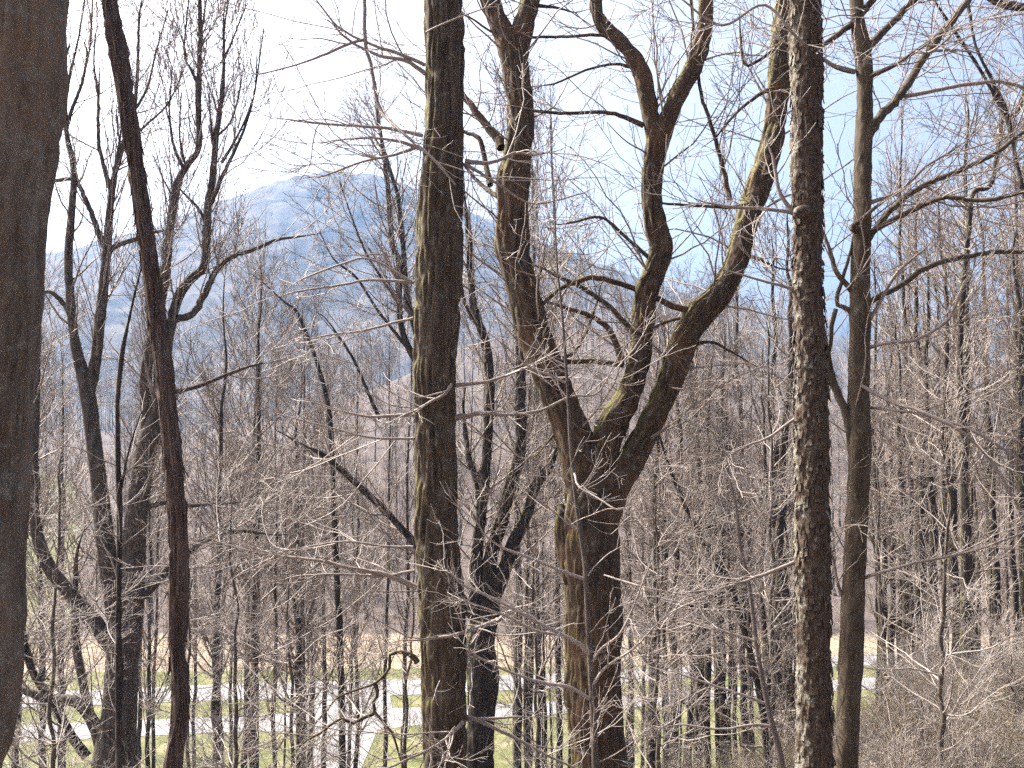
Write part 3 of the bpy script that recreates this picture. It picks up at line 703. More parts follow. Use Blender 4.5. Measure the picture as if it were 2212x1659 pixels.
# 8 smooth tan trunk with long ascending branches
t = Traced("smooth_tree", "smooth tan trunk with long ascending branches, right of the scaly-barked trunk", "tree", 10.5, 1826, seed=18)
s = M_SMOO
t.limb("trunk", [(1848, -60, 27), (1850, 0, 28), (1853, 50, 30), (1863, 100, 36), (1868, 160, 36), (1868, 250, 36), (1865, 320, 37), (1864, 430, 38), (1861, 540, 40), (1858, 640, 41), (1855, 740, 43), (1853, 860, 44), (1855, 980, 46), (1851, 1110, 48), (1843, 1270, 49), (1837, 1440, 50), (1832, 1580, 46), (1828, 1659, 48)], s, 'smooth', 60, 0.025, True)
for tr in ([(2110, -30, 14, 1.2), (2092, 0, 15, 1.1), (2025, 83, 17, .8), (1985, 140, 18, .6), (1945, 203, 19, .35), (1900, 255, 21, .1), (1872, 300, 22)],
           [(2240, 198, 7, .2), (2162, 177, 8, .2), (2100, 181, 9, .2), (2042, 190, 9, .25), (1952, 210, 11, .35)], [(2000, -25, 13, .5), (1968, 7, 15, .4), (1925, 50, 16, .2), (1888, 88, 18, .05), (1868, 118, 20)],
           [(1975, 113, 8, -.5), (1935, 140, 9, -.3), (1885, 163, 12, -.1), (1866, 190, 13)], [(2040, 90, 5, -.8), (2010, 112, 6, -.7), (1978, 112, 7, -.5)], [(2060, 108, 6, .9), (2010, 112, 7, .8), (1990, 130, 8, .6)],
           [(1745, 115, 7), (1785, 92, 12), (1838, 52, 14), (1880, 8, 15), (1900, -20, 15)], [(1782, 130, 9), (1815, 148, 10), (1848, 155, 12)],
           [(2240, 270, 7, .6), (2208, 287, 8, .6), (2152, 330, 10, .5), (2080, 365, 11, .4), (2008, 395, 12, .3), (1950, 430, 13, .2), (1900, 482, 14, .1), (1868, 530, 16)],
           [(2240, 408, 8, -.8), (2212, 413, 9, -.8), (2150, 430, 10, -.7), (2102, 433, 10, -.6), (2038, 427, 11, -.5), (1980, 450, 12, -.3), (1890, 497, 13, -.1), (1864, 528, 14)],
           [(2050, 330, 5), (2000, 360, 6), (1940, 415, 8), (1882, 437, 10), (1862, 455, 11)],
           [(2250, 552, 8, .4), (2212, 545, 9, .4), (2150, 545, 10, .4), (2092, 553, 11, .3), (2008, 575, 12, .2), (1940, 620, 12, .1), (1882, 650, 13), (1858, 668, 14)],
           [(1797, 556, 10), (1808, 590, 11), (1835, 623, 13), (1855, 650, 15)], [(1838, 540, 6), (1822, 596, 8), (1806, 650, 10), (1815, 662, 10), (1832, 668, 12), (1852, 690, 13)], [(1795, 740, 8), (1797, 700, 10), (1806, 668, 11)],
           [(2080, 620, 4, -.5), (2048, 690, 7, -.4), (1980, 733, 8, -.3), (1920, 740, 8, -.2), (1870, 752, 9)], [(1970, 560, 6), (1930, 600, 7), (1880, 690, 9), (1862, 705, 10)],
           [(1794, 800, 16), (1800, 830, 18), (1818, 870, 18), (1832, 910, 18), (1838, 960, 16), (1842, 1000, 16)], [(2250, 1180, 5, -.8), (2120, 970, 8, -.8), (2000, 893, 8, -.6), (1930, 870, 8, -.3), (1860, 833, 8, -.1)],
           [(2212, 1000, 5, -.9), (2100, 930, 6, -.8), (1990, 895, 6, -.5), (1878, 880, 7)], [(1790, 1160, 6), (1815, 1280, 8), (1836, 1300, 10)], [(1855, 480, 12, -.3), (1842, 490, 16, -.1), (1856, 500, 20)],
           [(2240, 1140, 4, -.5), (2100, 1190, 6, -.5), (1960, 1220, 7, -.4), (1860, 1250, 8)]):
    t.branch(tr, s if tr[len(tr) // 2][2] > 9 else M_TWIG)
t.crown([dict(n=120, length=1.9, ang=48, npts=9, up=0.04, jit=0.12, rfac=0.5, rtip=0.004, rmax=0.009, K=4, fall=0.3, flat=0.3, bend=0.03),
         dict(n=480, length=0.7, ang=42, npts=6, up=0.05, rtip=0.0034), dict(n=600, length=0.28, ang=42, npts=4, up=0.08, rtip=0.0023)], M_TWIG, sk=list(range(1, len(t.sk))))

# 9 dark crooked tree behind, between the mossy trunk and the great fork
t = Traced("crooked_tree", "dark crooked many-stemmed tree standing between the mossy furrowed trunk and the big fork", "tree", 20.0, 1040, seed=19)
d = M_DARK; t.fat = 1.0
t.limb("trunk", [(1052, 1290, 44), (1050, 1330, 50), (1038, 1390, 56), (1044, 1470, 68), (1041, 1530, 58), (1038, 1600, 60), (1036, 1659, 64)], d, 'furrow', 44, 0.06, True, False)
t.limb("limb", [(1196, 985, 12), (1184, 1013, 18), (1156, 1053, 20), (1134, 1123, 24), (1108, 1175, 28), (1092, 1223, 32), (1072, 1272, 36), (1054, 1330, 40)], d, 'furrow', 26, 0.06)
t.limb("limb", [(1145, 640, 8), (1138, 720, 14), (1127, 780, 18), (1124, 870, 22), (1126, 940, 24), (1118, 1000, 26), (1104, 1040, 26), (1080, 1140, 28), (1058, 1210, 30), (1050, 1290, 36), (1048, 1340, 40)], d, 'furrow', 26, 0.06)
t.limb("limb", [(1010, 480, 10), (1014, 533, 13), (1018, 603, 15), (1026, 670, 18), (1047, 736, 20), (1057, 820, 22), (1054, 920, 22), (1045, 1053, 22), (1030, 1206, 26), (1030, 1300, 34), (1038, 1380, 40)], d, 'furrow', 26, 0.06)
t.limb("limb", [(660, 965, 5), (700, 985, 11), (780, 1055, 12), (840, 1112, 14), (892, 1168, 16), (960, 1250, 24), (1030, 1340, 28)], d, 'furrow', 20, 0.08)
t.limb("limb", [(1005, 930, 8), (1012, 985, 13), (1030, 1040, 15), (1042, 1100, 18)], d, 'furrow', 16, 0.08)
for tr in ([(1290, 650, 5), (1265, 720, 8), (1240, 760, 9), (1200, 780, 9), (1140, 800, 10)], [(1175, 560, 5), (1160, 620, 7), (1145, 690, 9)], [(990, 560, 5), (1000, 640, 8), (1020, 690, 9)]):
    t.branch(tr, d)
t.crown([dict(n=170, length=2.6, ang=45, npts=9, up=0.08, rfac=0.4, rtip=0.006, rmax=0.02, K=4), dict(n=900, length=1.0, ang=42, npts=6, up=0.05, rtip=0.0045), dict(n=2400, length=0.42, ang=42, npts=4, up=0.06, rtip=0.0035)], M_TWIG, buds=0.008)

# 10 twin stems half hidden behind the mossy trunk
t = Traced("twin_stem_tree", "twin-stemmed tree half hidden behind the left side of the mossy furrowed trunk", "tree", 26.0, 925, seed=20)
t.limb("trunk", [(925, 830, 16), (932, 1000, 20), (935, 1300, 24), (938, 1659, 28)], d, 'smooth', 18, 0.1, True, False)
t.limb("limb", [(815, 240, 6), (827, 317, 9), (837, 400, 11), (848, 533, 12), (860, 560, 12), (864, 686, 13), (880, 745, 14), (905, 790, 15), (926, 850, 16)], d, 'smooth', 14, 0.1)
t.limb("limb", [(830, 320, 6), (848, 385, 8), (861, 433, 10), (871, 533, 11), (880, 640, 12), (905, 740, 13), (926, 840, 15)], d, 'smooth', 14, 0.1)
t.limb("limb", [(735, 395, 2.5), (760, 470, 4), (790, 545, 5), (828, 605, 6), (866, 665, 7)], d, 'smooth', 10, 0.1)
t.limb("limb", [(690, 500, 2.5), (722, 560, 3.5), (770, 600, 5), (820, 675, 6), (880, 752, 8)], d, 'smooth', 10, 0.1)
t.crown([dict(n=110, length=2.4, ang=42, npts=9, up=0.08, rfac=0.45, rtip=0.007, rmax=0.02, K=4), dict(n=620, length=1.1, ang=42, npts=6, up=0.06, rtip=0.0045), dict(n=1700, length=0.5, ang=42, npts=4, up=0.05, rtip=0.004)], M_TWIG, buds=0.01)

# 11 slender curved trunk, crown broken off
t = Traced("slender_tree", "slender dark trunk arching left at its top, standing alone in front of the blue mountain", "tree", 24.0, 738, seed=22)
t.limb("trunk", [(590, 630, 3), (618, 655, 5), (640, 672, 8), (664, 725, 9), (690, 800, 10), (709, 880, 11), (717, 980, 12), (722, 1100, 12), (730, 1300, 13), (738, 1500, 14), (740, 1659, 15)], d, 'smooth', 14, 0.1, True)
t.branch([(705, 690, 3), (760, 770, 6), (800, 860, 8), (820, 905, 9)], d)
t.crown([dict(n=60, length=2.2, ang=55, npts=8, up=0.06, rfac=0.5, rtip=0.005, rmax=0.014, K=4, tmax=.7), dict(n=300, length=0.9, ang=42, npts=5, up=0.05, rtip=0.004), dict(n=600, length=0.4, ang=42, npts=4, up=0.05, rtip=0.0035)], M_TWIG, buds=0.008)

# 12 slanting dark sapling left of the scaly trunk
t = Traced("sapling", "slanting dark sapling leaning left at its top, left of the scaly-barked trunk", "sapling", 11.0, 1690, "thin saplings on the near slope", seed=23)
t.limb("trunk", [(1560, 960, 3), (1580, 1050, 5), (1592, 1106, 7), (1598, 1173, 8), (1618, 1263, 9), (1632, 1373, 10), (1642, 1440, 11), (1662, 1540, 12), (1675, 1590, 13), (1690, 1659, 14)], M_TWIGD, None, 9, 0.08, True)
for tr in ([(1440, 1330, 3), (1520, 1350, 5), (1590, 1372, 6), (1630, 1385, 7)], [(1470, 1565, 4), (1560, 1575, 5), (1630, 1565, 6), (1668, 1570, 7)], [(1480, 1460, 4), (1540, 1480, 5), (1600, 1500, 6), (1655, 1520, 7)],
           [(1700, 1360, 3), (1660, 1340, 4), (1632, 1345, 5)]):
    t.branch(tr, M_TWIGP)
t.crown([dict(n=60, length=1.2, ang=55, npts=8, up=0.04, rtip=0.003, rmax=0.007, K=4, flat=.4, bend=.04), dict(n=260, length=0.45, ang=42, npts=5, up=0.07, rtip=0.0023), dict(n=300, length=0.2, ang=42, npts=4, up=0.1, rtip=0.002)], M_TWIGP)

# 13 pale sapling in front of the great fork
t = Traced("sapling", "slender pale grey sapling rising right in front of the big forked trunk", "sapling", 8.6, 1286, "thin saplings on the near slope", seed=24)
t.limb("trunk", [(1190, 300, 2.5), (1197, 430, 3), (1204, 580, 4), (1213, 660, 5), (1220, 753, 6), (1227, 853, 7), (1231, 936, 8), (1238, 1020, 9), (1245, 1086, 9.5), (1252, 1139, 10), (1264, 1223, 11), (1270, 1339, 12), (1275, 1423, 13), (1281, 1539, 14), (1286, 1659, 15)], M_PALE, None, 10, 0.06, True)
for tr in ([(985, 1250, 4), (1004, 1266, 5), (1060, 1290, 6), (1104, 1313, 7), (1150, 1338, 8), (1204, 1366, 9), (1250, 1390, 10), (1273, 1412, 11)], [(1034, 1133, 3), (1050, 1158, 4), (1077, 1179, 5), (1115, 1195, 6), (1154, 1209, 7), (1210, 1232, 7), (1262, 1251, 8)],
           [(1004, 1394, 3), (1027, 1416, 4), (1060, 1432, 5), (1094, 1449, 5), (1140, 1465, 6), (1180, 1476, 7), (1230, 1484, 7), (1274, 1510, 8)], [(1010, 1300, 3), (1090, 1330, 5), (1150, 1360, 6), (1206, 1372, 6)],
           [(1080, 740, 3), (1105, 760, 4), (1140, 790, 5), (1180, 808, 6), (1222, 826, 6)], [(1330, 1100, 3), (1290, 1075, 4), (1250, 1050, 5), (1240, 1020, 5)], [(1160, 1000, 2), (1190, 1015, 3), (1232, 1040, 4)],
           [(1520, 1290, 3), (1440, 1330, 4), (1370, 1400, 5), (1310, 1440, 6), (1280, 1480, 7)], [(1400, 1230, 3), (1345, 1360, 5), (1300, 1400, 6), (1280, 1430, 6)], [(1480, 1285, 3), (1380, 1265, 4), (1305, 1242, 4)],
           [(1120, 1030, 2), (1170, 1085, 3), (1215, 1120, 4), (1250, 1150, 5)]):
    t.branch([(*p, -0.5 * (1 - k / (len(tr) - 1))) for k, p in enumerate(tr)], M_TWIGP)
t.crown([dict(n=110, length=0.9, ang=52, npts=8, up=0.06, rtip=0.0028, rmax=0.006, K=4, flat=.4, bend=.05), dict(n=420, length=0.34, ang=42, npts=6, up=0.08, rtip=0.002), dict(n=420, length=0.15, ang=42, npts=5, up=0.12, rtip=0.0018)], M_TWIGP)

# a slim trunk leaning left behind the great fork
t = Traced("leaning_tree", "slim dark trunk leaning left at its top, just right of the big forked trunk", "tree", 18.0, 1650, seed=27)
t.limb("trunk", [(1415, 900, 3), (1430, 960, 5), (1450, 1020, 7), (1476, 1084, 9), (1510, 1150, 10), (1545, 1210, 12), (1576, 1262, 13), (1618, 1400, 14), (1645, 1520, 15), (1660, 1659, 16)], d, 'smooth', 12, 0.08, True)
t.crown([dict(n=50, length=1.8, ang=50, npts=8, up=0.07, rfac=0.5, rtip=0.005, rmax=0.012, K=4), dict(n=220, length=0.8, ang=42, npts=6, up=0.05, rtip=0.004), dict(n=400, length=0.35, ang=42, npts=4, up=0.05, rtip=0.0033)], M_TWIG)

# 14 crooked tree on the right with a zigzag top
t = Traced("crooked_tree", "dark trunk on the right whose top zigzags crookedly against the sky", "tree", 21.0, 2090, seed=25)
t.limb("trunk", [(2225, 160, 6), (2207, 215, 8), (2196, 247, 9), (2166, 254, 9), (2161, 290, 9), (2156, 320, 10), (2140, 400, 10), (2102, 417, 11), (2092, 500, 11), (2082, 600, 12), (2072, 760, 15), (2078, 900, 18), (2085, 1100, 22), (2088, 1250, 24), (2087, 1400, 26), (2088, 1530, 28)], d, 'smooth', 20, 0.08, True)
t.crown([dict(n=120, length=2.4, ang=50, npts=9, up=0.05, rfac=0.4, rtip=0.006, rmax=0.016, K=4), dict(n=560, length=1.0, ang=42, npts=6, up=0.05, rtip=0.0045), dict(n=1100, length=0.42, ang=42, npts=4, up=0.05, rtip=0.0036)], M_TWIG)

# 15 tree beyond the right edge: two long thin stems and a bough reach in
t = Traced("leaning_tree", "leaning tree at the right edge, its two thin straight stems slanting up leftwards", "tree", 13.0, 2330, seed=26)
t.limb("trunk", [(2225, 470, 18), (2250, 600, 24), (2275, 850, 28), (2300, 1150, 34), (2325, 1659, 42)], d, 'smooth', 20, 0.08, True, False)
t.limb("limb", [(2080, -30, 5), (2092, 20, 6), (2108, 100, 6.5), (2142, 173, 7), (2168, 233, 7.5), (2185, 300, 8), (2208, 400, 9), (2232, 490, 11)], d, 'smooth', 12, 0.08)
t.limb("limb", [(2005, -20, 5), (2040, 35, 6), (2072, 83, 7), (2115, 147, 7), (2152, 213, 8), (2170, 245, 9)], d, 'smooth', 10, 0.08)
t.limb("limb", [(2110, -30, 14), (2140, -5, 18), (2180, 12, 18), (2235, 28, 18), (2300, 120, 20), (2285, 700, 24)], d, 'smooth', 14, 0.08)
t.crown([dict(n=60, length=2.0, ang=50, npts=9, up=0.0, rfac=0.5, rtip=0.0045, rmax=0.01, K=4, bend=.04), dict(n=240, length=0.8, ang=42, npts=6, up=0.03, rtip=0.0034), dict(n=360, length=0.35, ang=42, npts=4, up=0.05, rtip=0.0028)], M_TWIG)

# ------------------------------------------------------------------ woodland trees: a few kinds, copied
def proto(kind, seed):
    """trunk mesh and crown mesh of one kind of bare tree, standing at the origin"""
    rg = np.random.default_rng(seed)
    K0 = 12
    if kind == "tall":
        H, r0, wob = 24.0, 0.165, 0.16
        lv = [dict(n=40, length=5.2, ang=38, npts=10, up=0.16, jit=0.09, tmin=.30, tmax=.97, rfac=.42, rtip=.012, fall=.55, K=5),
              dict(n=330, length=2.1, ang=36, npts=7, up=0.08, jit=0.11, rtip=.008, K=4), dict(n=1100, length=0.95, ang=36, npts=5, up=0.06, jit=.12, rtip=.006, K=3), dict(n=1700, length=0.45, ang=34, npts=4, up=0.08, rtip=.0045, K=3)]
    elif kind == "spreading":
        H, r0, wob = 19.0, 0.16, 0.22
        lv = [dict(n=38, length=5.0, ang=46, npts=11, up=0.12, jit=0.11, tmin=.22, tmax=.97, rfac=.5, rtip=.012, fall=.45, K=5),
              dict(n=320, length=2.2, ang=44, npts=7, up=0.05, jit=0.15, rtip=.008, K=4), dict(n=1500, length=0.95, ang=42, npts=5, up=0.05, jit=.16, rtip=.0062, K=3), dict(n=3600, length=0.42, ang=42, npts=4, up=0.05, jit=.16, rtip=.005, K=3)]
    elif kind == "pole":
        H, r0, wob = 18.0, 0.12, 0.15
        lv = [dict(n=20, length=3.8, ang=34, npts=10, up=0.18, jit=0.08, tmin=.42, tmax=.97, rfac=.5, rtip=.011, fall=.45, K=5),
              dict(n=70, length=1.6, ang=34, npts=7, up=0.08, jit=0.12, rtip=.0075, K=4), dict(n=250, length=0.8, ang=34, npts=5, up=0.06, jit=.13, rtip=.006, K=3), dict(n=560, length=0.36, ang=36, npts=4, up=0.05, rtip=.005, K=3)]
    elif kind == "understory":
        H, r0, wob = 9.0, 0.055, 0.16
        lv = [dict(n=44, length=3.2, ang=68, npts=11, up=0.05, jit=0.12, tmin=.10, tmax=.97, rfac=.5, rtip=.005, fall=.55, flat=.5, K=4),
              dict(n=330, length=1.2, ang=44, npts=7, up=0.05, jit=0.13, rtip=.0036, flat=.5, K=3), dict(n=1150, length=0.5, ang=42, npts=5, up=0.08, jit=.13, rtip=.003, flat=.3, K=3), dict(n=1300, length=0.22, ang=42, npts=4, up=0.1, rtip=.0026, K=3)]
    else:   # shrub: many stems from one root
        H, r0, wob = 1.6, 0.014, 0.2
        lv = [dict(n=26, length=2.3, ang=38, npts=10, up=0.03, jit=0.13, tmin=.0, tmax=.5, rfac=.9, rtip=.004, fall=.2, K=4),
              dict(n=170, length=0.9, ang=42, npts=7, up=0.03, jit=0.15, rtip=.003, K=3), dict(n=800, length=0.42, ang=45, npts=5, up=0.04, jit=.15, rtip=.0026, K=3), dict(n=900, length=0.2, ang=45, npts=4, rtip=.0023, K=3)]
    n = 26
    z = np.linspace(-0.3, H, n); k = np.clip(z / H, 0, 1)
    wx = np.cumsum(rg.normal(size=(n, 2)) * wob * 0.25, 0); wx -= wx[0]
    wx *= np.minimum(1, 1.2 / max(np.abs(wx).max() / (H * 0.05), 1.2))
    P = np.stack([wx[:, 0], wx[:, 1], z], 1)
    R = r0 * (1 - k) ** (0.62 if kind == 'pole' else 0.85) + 0.006
    R = R * (1 + 0.5 * np.exp(-np.maximum(z, 0) / 0.35)) if kind in ("tall", "spreading", "pole") else R
    P2, R2, L = resample(P, R, 120 if H > 12 else 50)
    tb = MB(); tb.tubes(P2[None], R2[None], K0 if H > 5 else 7, 0, disp_for('smooth', len(P2), K0 if H > 5 else 7, L, rg, r0 * .5, 1.0))
    A, B = P[None], R[None]
    cb = MB()
    if kind == "spreading":      # a fork in the upper trunk
        pass
    for q in lv:
        q = dict(q); K = q.pop("K")
        A, B = grow(A, B, rng=rg, **q)
        cb.tubes(A, B, K)
    mats = [{"tall": M_TWIG, "pole": M_TWIG, "spreading": M_TWIG, "understory": M_TWIGP, "shrub": M_TWIGP}[kind]]
    if kind in ("tall", "spreading", "pole"):
        add_buds(cb, A, rg, 0.013); mats.append(M_BUD)
    tm = tb.mesh("trunk", M_MID if kind != "understory" else M_PALE) if kind != "shrub" else tb.mesh("stem", M_PALE)
    return tm, cb.mesh("crown", mats), H, r0

PROTO = {k: [proto(k, 100 * i + j) for j in range(c)] for i, (k, c) in enumerate((("tall", 4), ("spreading", 4), ("understory", 4), ("shrub", 4), ("pole", 5)), 1)}
SRC = {}
def plant(kind, j, x, y, scale, rz, label, cat, group, name, fat=1.0, lean=0.0, top=None):
    """first use makes the thing and its parts; later ones copy them"""
    key = (kind, j)
    z = float(height(x, y))
    if key not in SRC:
        tm, cm, H, r0 = PROTO[kind][j]
        root = empty(name, (x, y, z), label, cat, group)
        for nm, me in (("trunk" if kind != "shrub" else "stem", tm), ("crown", cm)):
            o = bpy.data.objects.new(nm, me); o.parent = root; col.objects.link(o)
        SRC[key] = root
    else:
        src = SRC[key]
        root = src.copy(); root.name = name; col.objects.link(root)
        for ch in list(src.children):
            c_ = ch.copy(); c_.parent = root; col.objects.link(c_)
        root.location = (x, y, z)
        tag(root, label, cat, group)
    root.rotation_euler = (lean * 0.3, lean, rz)
    root.scale = (scale * fat, scale * fat, scale)
    return root

rg = np.random.default_rng(77)
GAPS = [(-400, 75, "left of the many-stemmed tree"), (75, 300, "beside the many-stemmed tree's trunk"), (300, 895, "between shaggy trunk and mossy trunk"), (895, 1225, "between mossy trunk and big fork"),
        (1225, 1710, "between big fork and scaly trunk"), (1710, 1830, "behind the scaly trunk"), (1830, 3000, "right of the smooth tan trunk")]
ORD = ["first", "second", "third", "fourth", "fifth", "sixth", "seventh", "eighth", "ninth", "tenth", "eleventh", "twelfth"]
def gap(px):
    for i, (a, b_, s_) in enumerate(GAPS):
        if a <= px < b_: return i, s_
    return 6, GAPS[6][2]

# trunks one can point at on the near slope: (px, width px, distance, kind, top y)
NEAR = [(40, 15, 27, "tall", 560), (113, 15, 30, "tall", 620), (150, 15, 33, "spreading", 700), (325, 9, 38, "spreading", 750), (345, 8, 41, "tall", 700),
        (470, 21, 25, "tall", 560), (537, 13, 32, "tall", 520), (565, 22, 27, "tall", 560), (606, 9, 28, "spreading", 760), (648, 17, 31, "spreading", 700), (707, 11, 38, "tall", 720), (775, 10, 42, "spreading", 760), (838, 9, 40, "tall", 700),
        (1117, 16, 30, "pole", 200), (1142, 12, 33, "spreading", 330), (1167, 9, 36, "pole", 120), (1205, 12, 38, "pole", 180),
        (1366, 9, 37, "pole", 680), (1400, 22, 25, "spreading", 730), (1452, 17, 30, "pole", 680), (1476, 12, 34, "spreading", 750), (1502, 14, 33, "pole", 680), (1546, 13, 33, "pole", 680), (1603, 12, 36, "pole", 420), (1668, 16, 30, "pole", 500), (1700, 18, 28, "pole", 430),
        (1905, 10, 33, "pole", 420), (1947, 22, 24, "pole", 560), (1985, 14, 30, "pole", 260), (2006, 19, 26, "pole", 400), (2024, 10, 34, "pole", 350), (2056, 19, 26, "pole", 300), (2145, 13, 32, "pole", 260), (2182, 11, 35, "pole", 380), (2202, 18, 25, "pole", 330), (2260, 18, 27, "pole", 300)]
cnt = {}
for k, (px, w, Y, kind, top) in enumerate(sorted(NEAR)):
    gi, gs = gap(px)
    cnt[gi] = cnt.get(gi, 0) + 1
    x = (px - CX) / FPX * Y
    z0 = float(height(x, Y)); ztop = (905 - top) / FPX * Y
    j = k % len(PROTO[kind]); H, r0 = PROTO[kind][j][2:]
    ztop -= (0.055 * Y if px > 1880 else 0)
    sc = (ztop - z0) / H
    fat = (w / 2 / FPX * Y) / (r0 * sc * 0.86)
    lab = f"{ORD[cnt[gi] - 1]} dark bare trunk from left on the near slope, {gs}"
    plant(kind, j, x, Y, sc, rg.uniform(0, 6.28), lab, "tree", "bare trees on the near slope", "bare_tree", min(max(fat, 0.6), 1.25) * (1.2 if px > 1300 else 1.0), rg.normal() * 0.012)

# small twiggy trees and shrubs on the near slope
US = [(150, 14.0, .75), (520, 15.5, .75), (640, 19.0, .85), (1170, 22, .95), (1430, 15.5, .75), (1640, 19, 1.0), (2030, 13.5, .7), (60, 21, .9), (420, 22, .9), (860, 20, .8), (1340, 21, .85), (1900, 24, .9)]
cnt = {}
for k, (px, Y, s_) in enumerate(sorted(US)):
    gi, gs = gap(px); cnt[gi] = cnt.get(gi, 0) + 1
    plant("understory", k % 4, (px - CX) / FPX * Y, Y, s_, rg.uniform(0, 6.28), f"{ORD[cnt[gi] - 1]} small pale twiggy understory tree from left, {gs}", "tree", "small pale twiggy trees under the big ones", "understory_tree", 1.0, rg.normal() * 0.05)
cnt = {}
for k in range(64):
    px = rg.uniform(820, 1850) if k % 2 else rg.uniform(1840, 2300); Y = rg.uniform(13, 30)
    gi, gs = gap(px)
    plant("shrub", k % 4, (px - CX) / FPX * Y, Y, rg.uniform(.35, .7) if px < 1850 else rg.uniform(.22, .5), rg.uniform(0, 6.28), f"low tangled leafless shrub in the brush at the bottom, {gs}", "shrub", f"low leafless shrubs {gs}", "shrub")
for k in range(12):
    px = rg.uniform(1860, 2280); Y = rg.uniform(13, 22)
    gi, gs = gap(px)
    plant("shrub", k % 4, (px - CX) / FPX * Y, Y, rg.uniform(.5, .85), rg.uniform(0, 6.28), f"taller whippy leafless shrub standing out of the brush, {gs}", "shrub", f"taller leafless shrubs {gs}", "shrub")
for k in range(14):
    px = rg.uniform(0, 900); Y = rg.uniform(26, 46)
    gi, gs = gap(px)
    plant("shrub", k % 4, (px - CX) / FPX * Y, Y, rg.uniform(0.7, 1.5), rg.uniform(0, 6.28), f"tall thin leafless shrub above the roadside grass, {gs}", "shrub", f"thin roadside shrubs {gs}", "shrub")

# trees beyond the roads
n_far = 0
while n_far < 130:
    px = rg.uniform(-250, 2460); Y = 99 + 160 * rg.random() ** 1.5
    x = (px - CX) / FPX * Y
    if x / Y < -0.40 and Y < 190 and rg.random() < 0.85: continue
    gi, gs = gap(px)
    kind = ("tall" if rg.random() < 0.7 else "spreading") if px < 1225 or rg.random() < .35 else "pole"; j = int(rg.integers(4))
    s_ = rg.uniform(0.95, 1.35) * (1.0 if kind == "tall" else 1.15) * (0.72 if 250 < px < 900 else 0.8 if px < 1830 else 1.0)
    plant(kind, j, x, Y, s_, rg.uniform(0, 6.28), f"greyish bare woodland tree beyond the road and field, {gs}", "tree", f"woodland trees beyond the road {gs}", "woodland_tree", rg.uniform(1.0, 1.3))
    n_far += 1
# trees between slope and road on the right and middle
for k in range(84):
    px = rg.choice([rg.uniform(1320, 1720), rg.uniform(1880, 2330), rg.uniform(1000, 1260)], p=[.36, .5, .14]); Y = rg.uniform(27, 50)
    x = (px - CX) / FPX * Y; gi, gs = gap(px)
    plant("pole", int(rg.integers(5)), x, Y, rg.uniform(0.75, 1.15) * (0.78 if px < 1720 else 0.92), rg.uniform(0, 6.28), f"thin bare pole-like tree standing back near the road, {gs}", "tree", f"thin trees just before the road {gs}", "bare_tree", rg.uniform(.75, 1.3))

for k in range(17):
    px = rg.uniform(290, 900); Y = rg.uniform(30, 52)
    x = (px - CX) / FPX * Y; gi, gs = gap(px)
    plant("pole", int(rg.integers(5)), x, Y, rg.uniform(0.7, 1.0), rg.uniform(0, 6.28), f"thin bare pole-like tree standing back near the road, {gs}", "tree", f"thin trees just before the road {gs}", "bare_tree", rg.uniform(.55, 1.1))

# ------------------------------------------------------------------ far woods on the hill, as one mass
rg = np.random.default_rng(31)
b = MB()
def simple_tree(H):
    z = np.linspace(0, H, 6); P = np.stack([rg.normal(size=6) * .15, rg.normal(size=6) * .15, z], 1)[None]; R = (0.17 * (1 - z / H) + .02)[None]
    out = [(P, R, 4)]
    A, B_ = grow(P, R, 20, rg, H * .22, 40, 5, up=.16, tmin=.3, tmax=.97, rfac=.4, rtip=.03)
    out.append((A, B_, 3))
    A, B_ = grow(A, B_, 110, rg, H * .09, 35, 4, up=.1, rtip=.022); out.append((A, B_, 3))
    return out
kinds = [simple_tree(H) for H in (19, 22, 25, 21)]
for k in range(560):
    Y = 255 + 200 * rg.random(); px = rg.uniform(-300, 2500)
    if k > 320: Y = rg.uniform(330, 400)
    x = (px - CX) / FPX * Y; z = float(height(x, Y)) - .3
    a = rg.uniform(0, 6.28); ca_, sa_ = math.cos(a), math.sin(a); s_ = rg.uniform(.75, 1.15)
    rot = np.array([[ca_, -sa_, 0], [sa_, ca_, 0], [0, 0, 1]]) * s_
    for P, R, K in kinds[k % 4]:
        b.tubes(P @ rot.T + np.array([x, Y, z]), R, K)
o = b.build("far_woods", M_TWIGD)
tag(o, "purplish-grey bare woods massed on the hillside below the blue mountain", "woods", None, "stuff")

# ------------------------------------------------------------------ brush on the near slope, as one mass
b = MB()
n = 17000
px = 760 + 1570 * rg.random(n) ** .7; Yb = rg.uniform(11.5, 40, n) ** 1.0
keep = rg.random(n) < np.clip((px - 700) / 1100, 0.25, 1.0)
px, Yb = px[keep], Yb[keep]; n = len(px)
x = (px - CX) / FPX * Yb
base = np.stack([x, Yb, height(x, Yb)], 1)
d_ = unit(np.stack([rg.normal(size=n) * .55, rg.normal(size=n) * .55, np.full(n, 1.0)], 1))
clump = np.clip(0.75 + 0.9 * NT(x * 0.7, Yb * 0.5), 0.25, 1.7)
ln = (rg.uniform(.3, 1.0, n) * np.clip((px + 200) / 2100, .5, 1) * clump * np.where(rg.random(n) < .08, 2.0, 1.0))[:, None]
pts = [base]
bv = rg.normal(size=(n, 3)) * .16; bv[:, 2] -= .10
for k in range(5):
    pts.append(pts[-1] + d_ * ln / 5); d_ = unit(d_ + bv + rg.normal(size=(n, 3)) * .08)
P = np.stack(pts, 1); R = np.linspace(.0055, .0025, 6)[None] * rg.uniform(.7, 1.3, (n, 1))
b.tubes(P, R, 3)
A, B_ = grow(P, R, 30000, rg, .36, 45, 4, up=.0, jit=.2, rtip=.0022); b.tubes(A, B_, 3)
o = b.build("undergrowth", M_BRUSH)
tag(o, "tangled tan brush covering the near slope along the bottom", "undergrowth", None, "stuff")

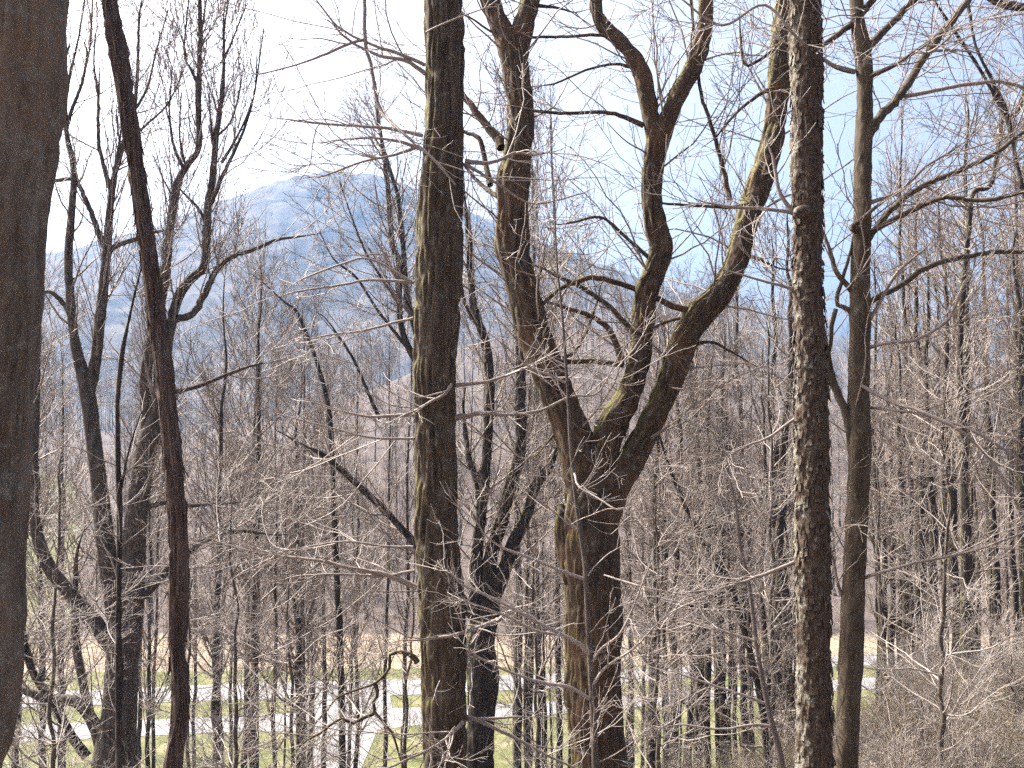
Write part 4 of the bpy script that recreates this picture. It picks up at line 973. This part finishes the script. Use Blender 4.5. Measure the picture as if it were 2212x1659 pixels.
# ------------------------------------------------------------------ overhead wires and roadside bits
m, nt, bs = newmat("grey_cable"); bs.inputs["Base Color"].default_value = (0.55, 0.56, 0.58, 1); bs.inputs["Roughness"].default_value = 0.35; bs.inputs["Metallic"].default_value = 0.6
for p0, p1, lab in (((33, 1424), (733, 1391), "upper of the two thin overhead wires crossing low on the left"), ((33, 1448), (667, 1421), "lower of the two thin overhead wires crossing low on the left")):
    A, B_ = W(*p0, 46), W(*p1, 47.5)
    k = np.linspace(-3.2, 3.9, 60)[:, None]
    P = A + (B_ - A) * k; P[:, 2] += 0.0012 * ((k[:, 0] - .5) * 14) ** 2
    b = MB(); b.tubes(P[None], np.full((1, 60), 0.011), 6)
    tag(b.build("overhead_wire", m), lab, "wire", "overhead wires")
b = MB(); q = on_floor(868, 1618, FLOOR + 0.5); gz = float(height(q[0], q[1]))
zz = np.array([-.2, .3, .8, 1.3, 1.75, 1.8]) + gz
b.tubes(np.stack([np.full(6, q[0]) + np.array([0, .01, 0, .02, .01, .01]), np.full(6, q[1]), zz], 1)[None], np.array([[.11, .10, .10, .095, .09, .01]]), 9, 0)
tag(b.build("post", M_DARK), "short dark wooden post beside the road, left of mossy trunk", "post")

# ------------------------------------------------------------------ haze
me = bpy.data.meshes.new("haze")
x0, x1, y0, y1, z0, z1 = -1320, 1320, -45, 1660, -48, 305
vs = [(x, y, z) for z in (z0, z1) for y in (y0, y1) for x in (x0, x1)]
me.from_pydata(vs, [], [(0, 2, 3, 1), (4, 5, 7, 6), (0, 1, 5, 4), (2, 6, 7, 3), (0, 4, 6, 2), (1, 3, 7, 5)])
hz = bpy.data.objects.new("haze", me); col.objects.link(hz)
tag(hz, "pale blue air fading the far woods and mountain", None, None, "stuff")
m = bpy.data.materials.new("haze"); m.use_nodes = True; nt = m.node_tree
for n_ in list(nt.nodes):
    if n_.type == 'BSDF_PRINCIPLED': nt.nodes.remove(n_)
pv = nt.nodes.new("ShaderNodeVolumePrincipled")
pv.inputs["Color"].default_value = (0.31, 0.575, 1.0, 1)
pv.inputs["Density"].default_value = HAZE_DENSITY
pv.inputs["Anisotropy"].default_value = 0.25
nt.links.new(pv.outputs[0], nt.nodes["Material Output"].inputs["Volume"])
me.materials.append(m)
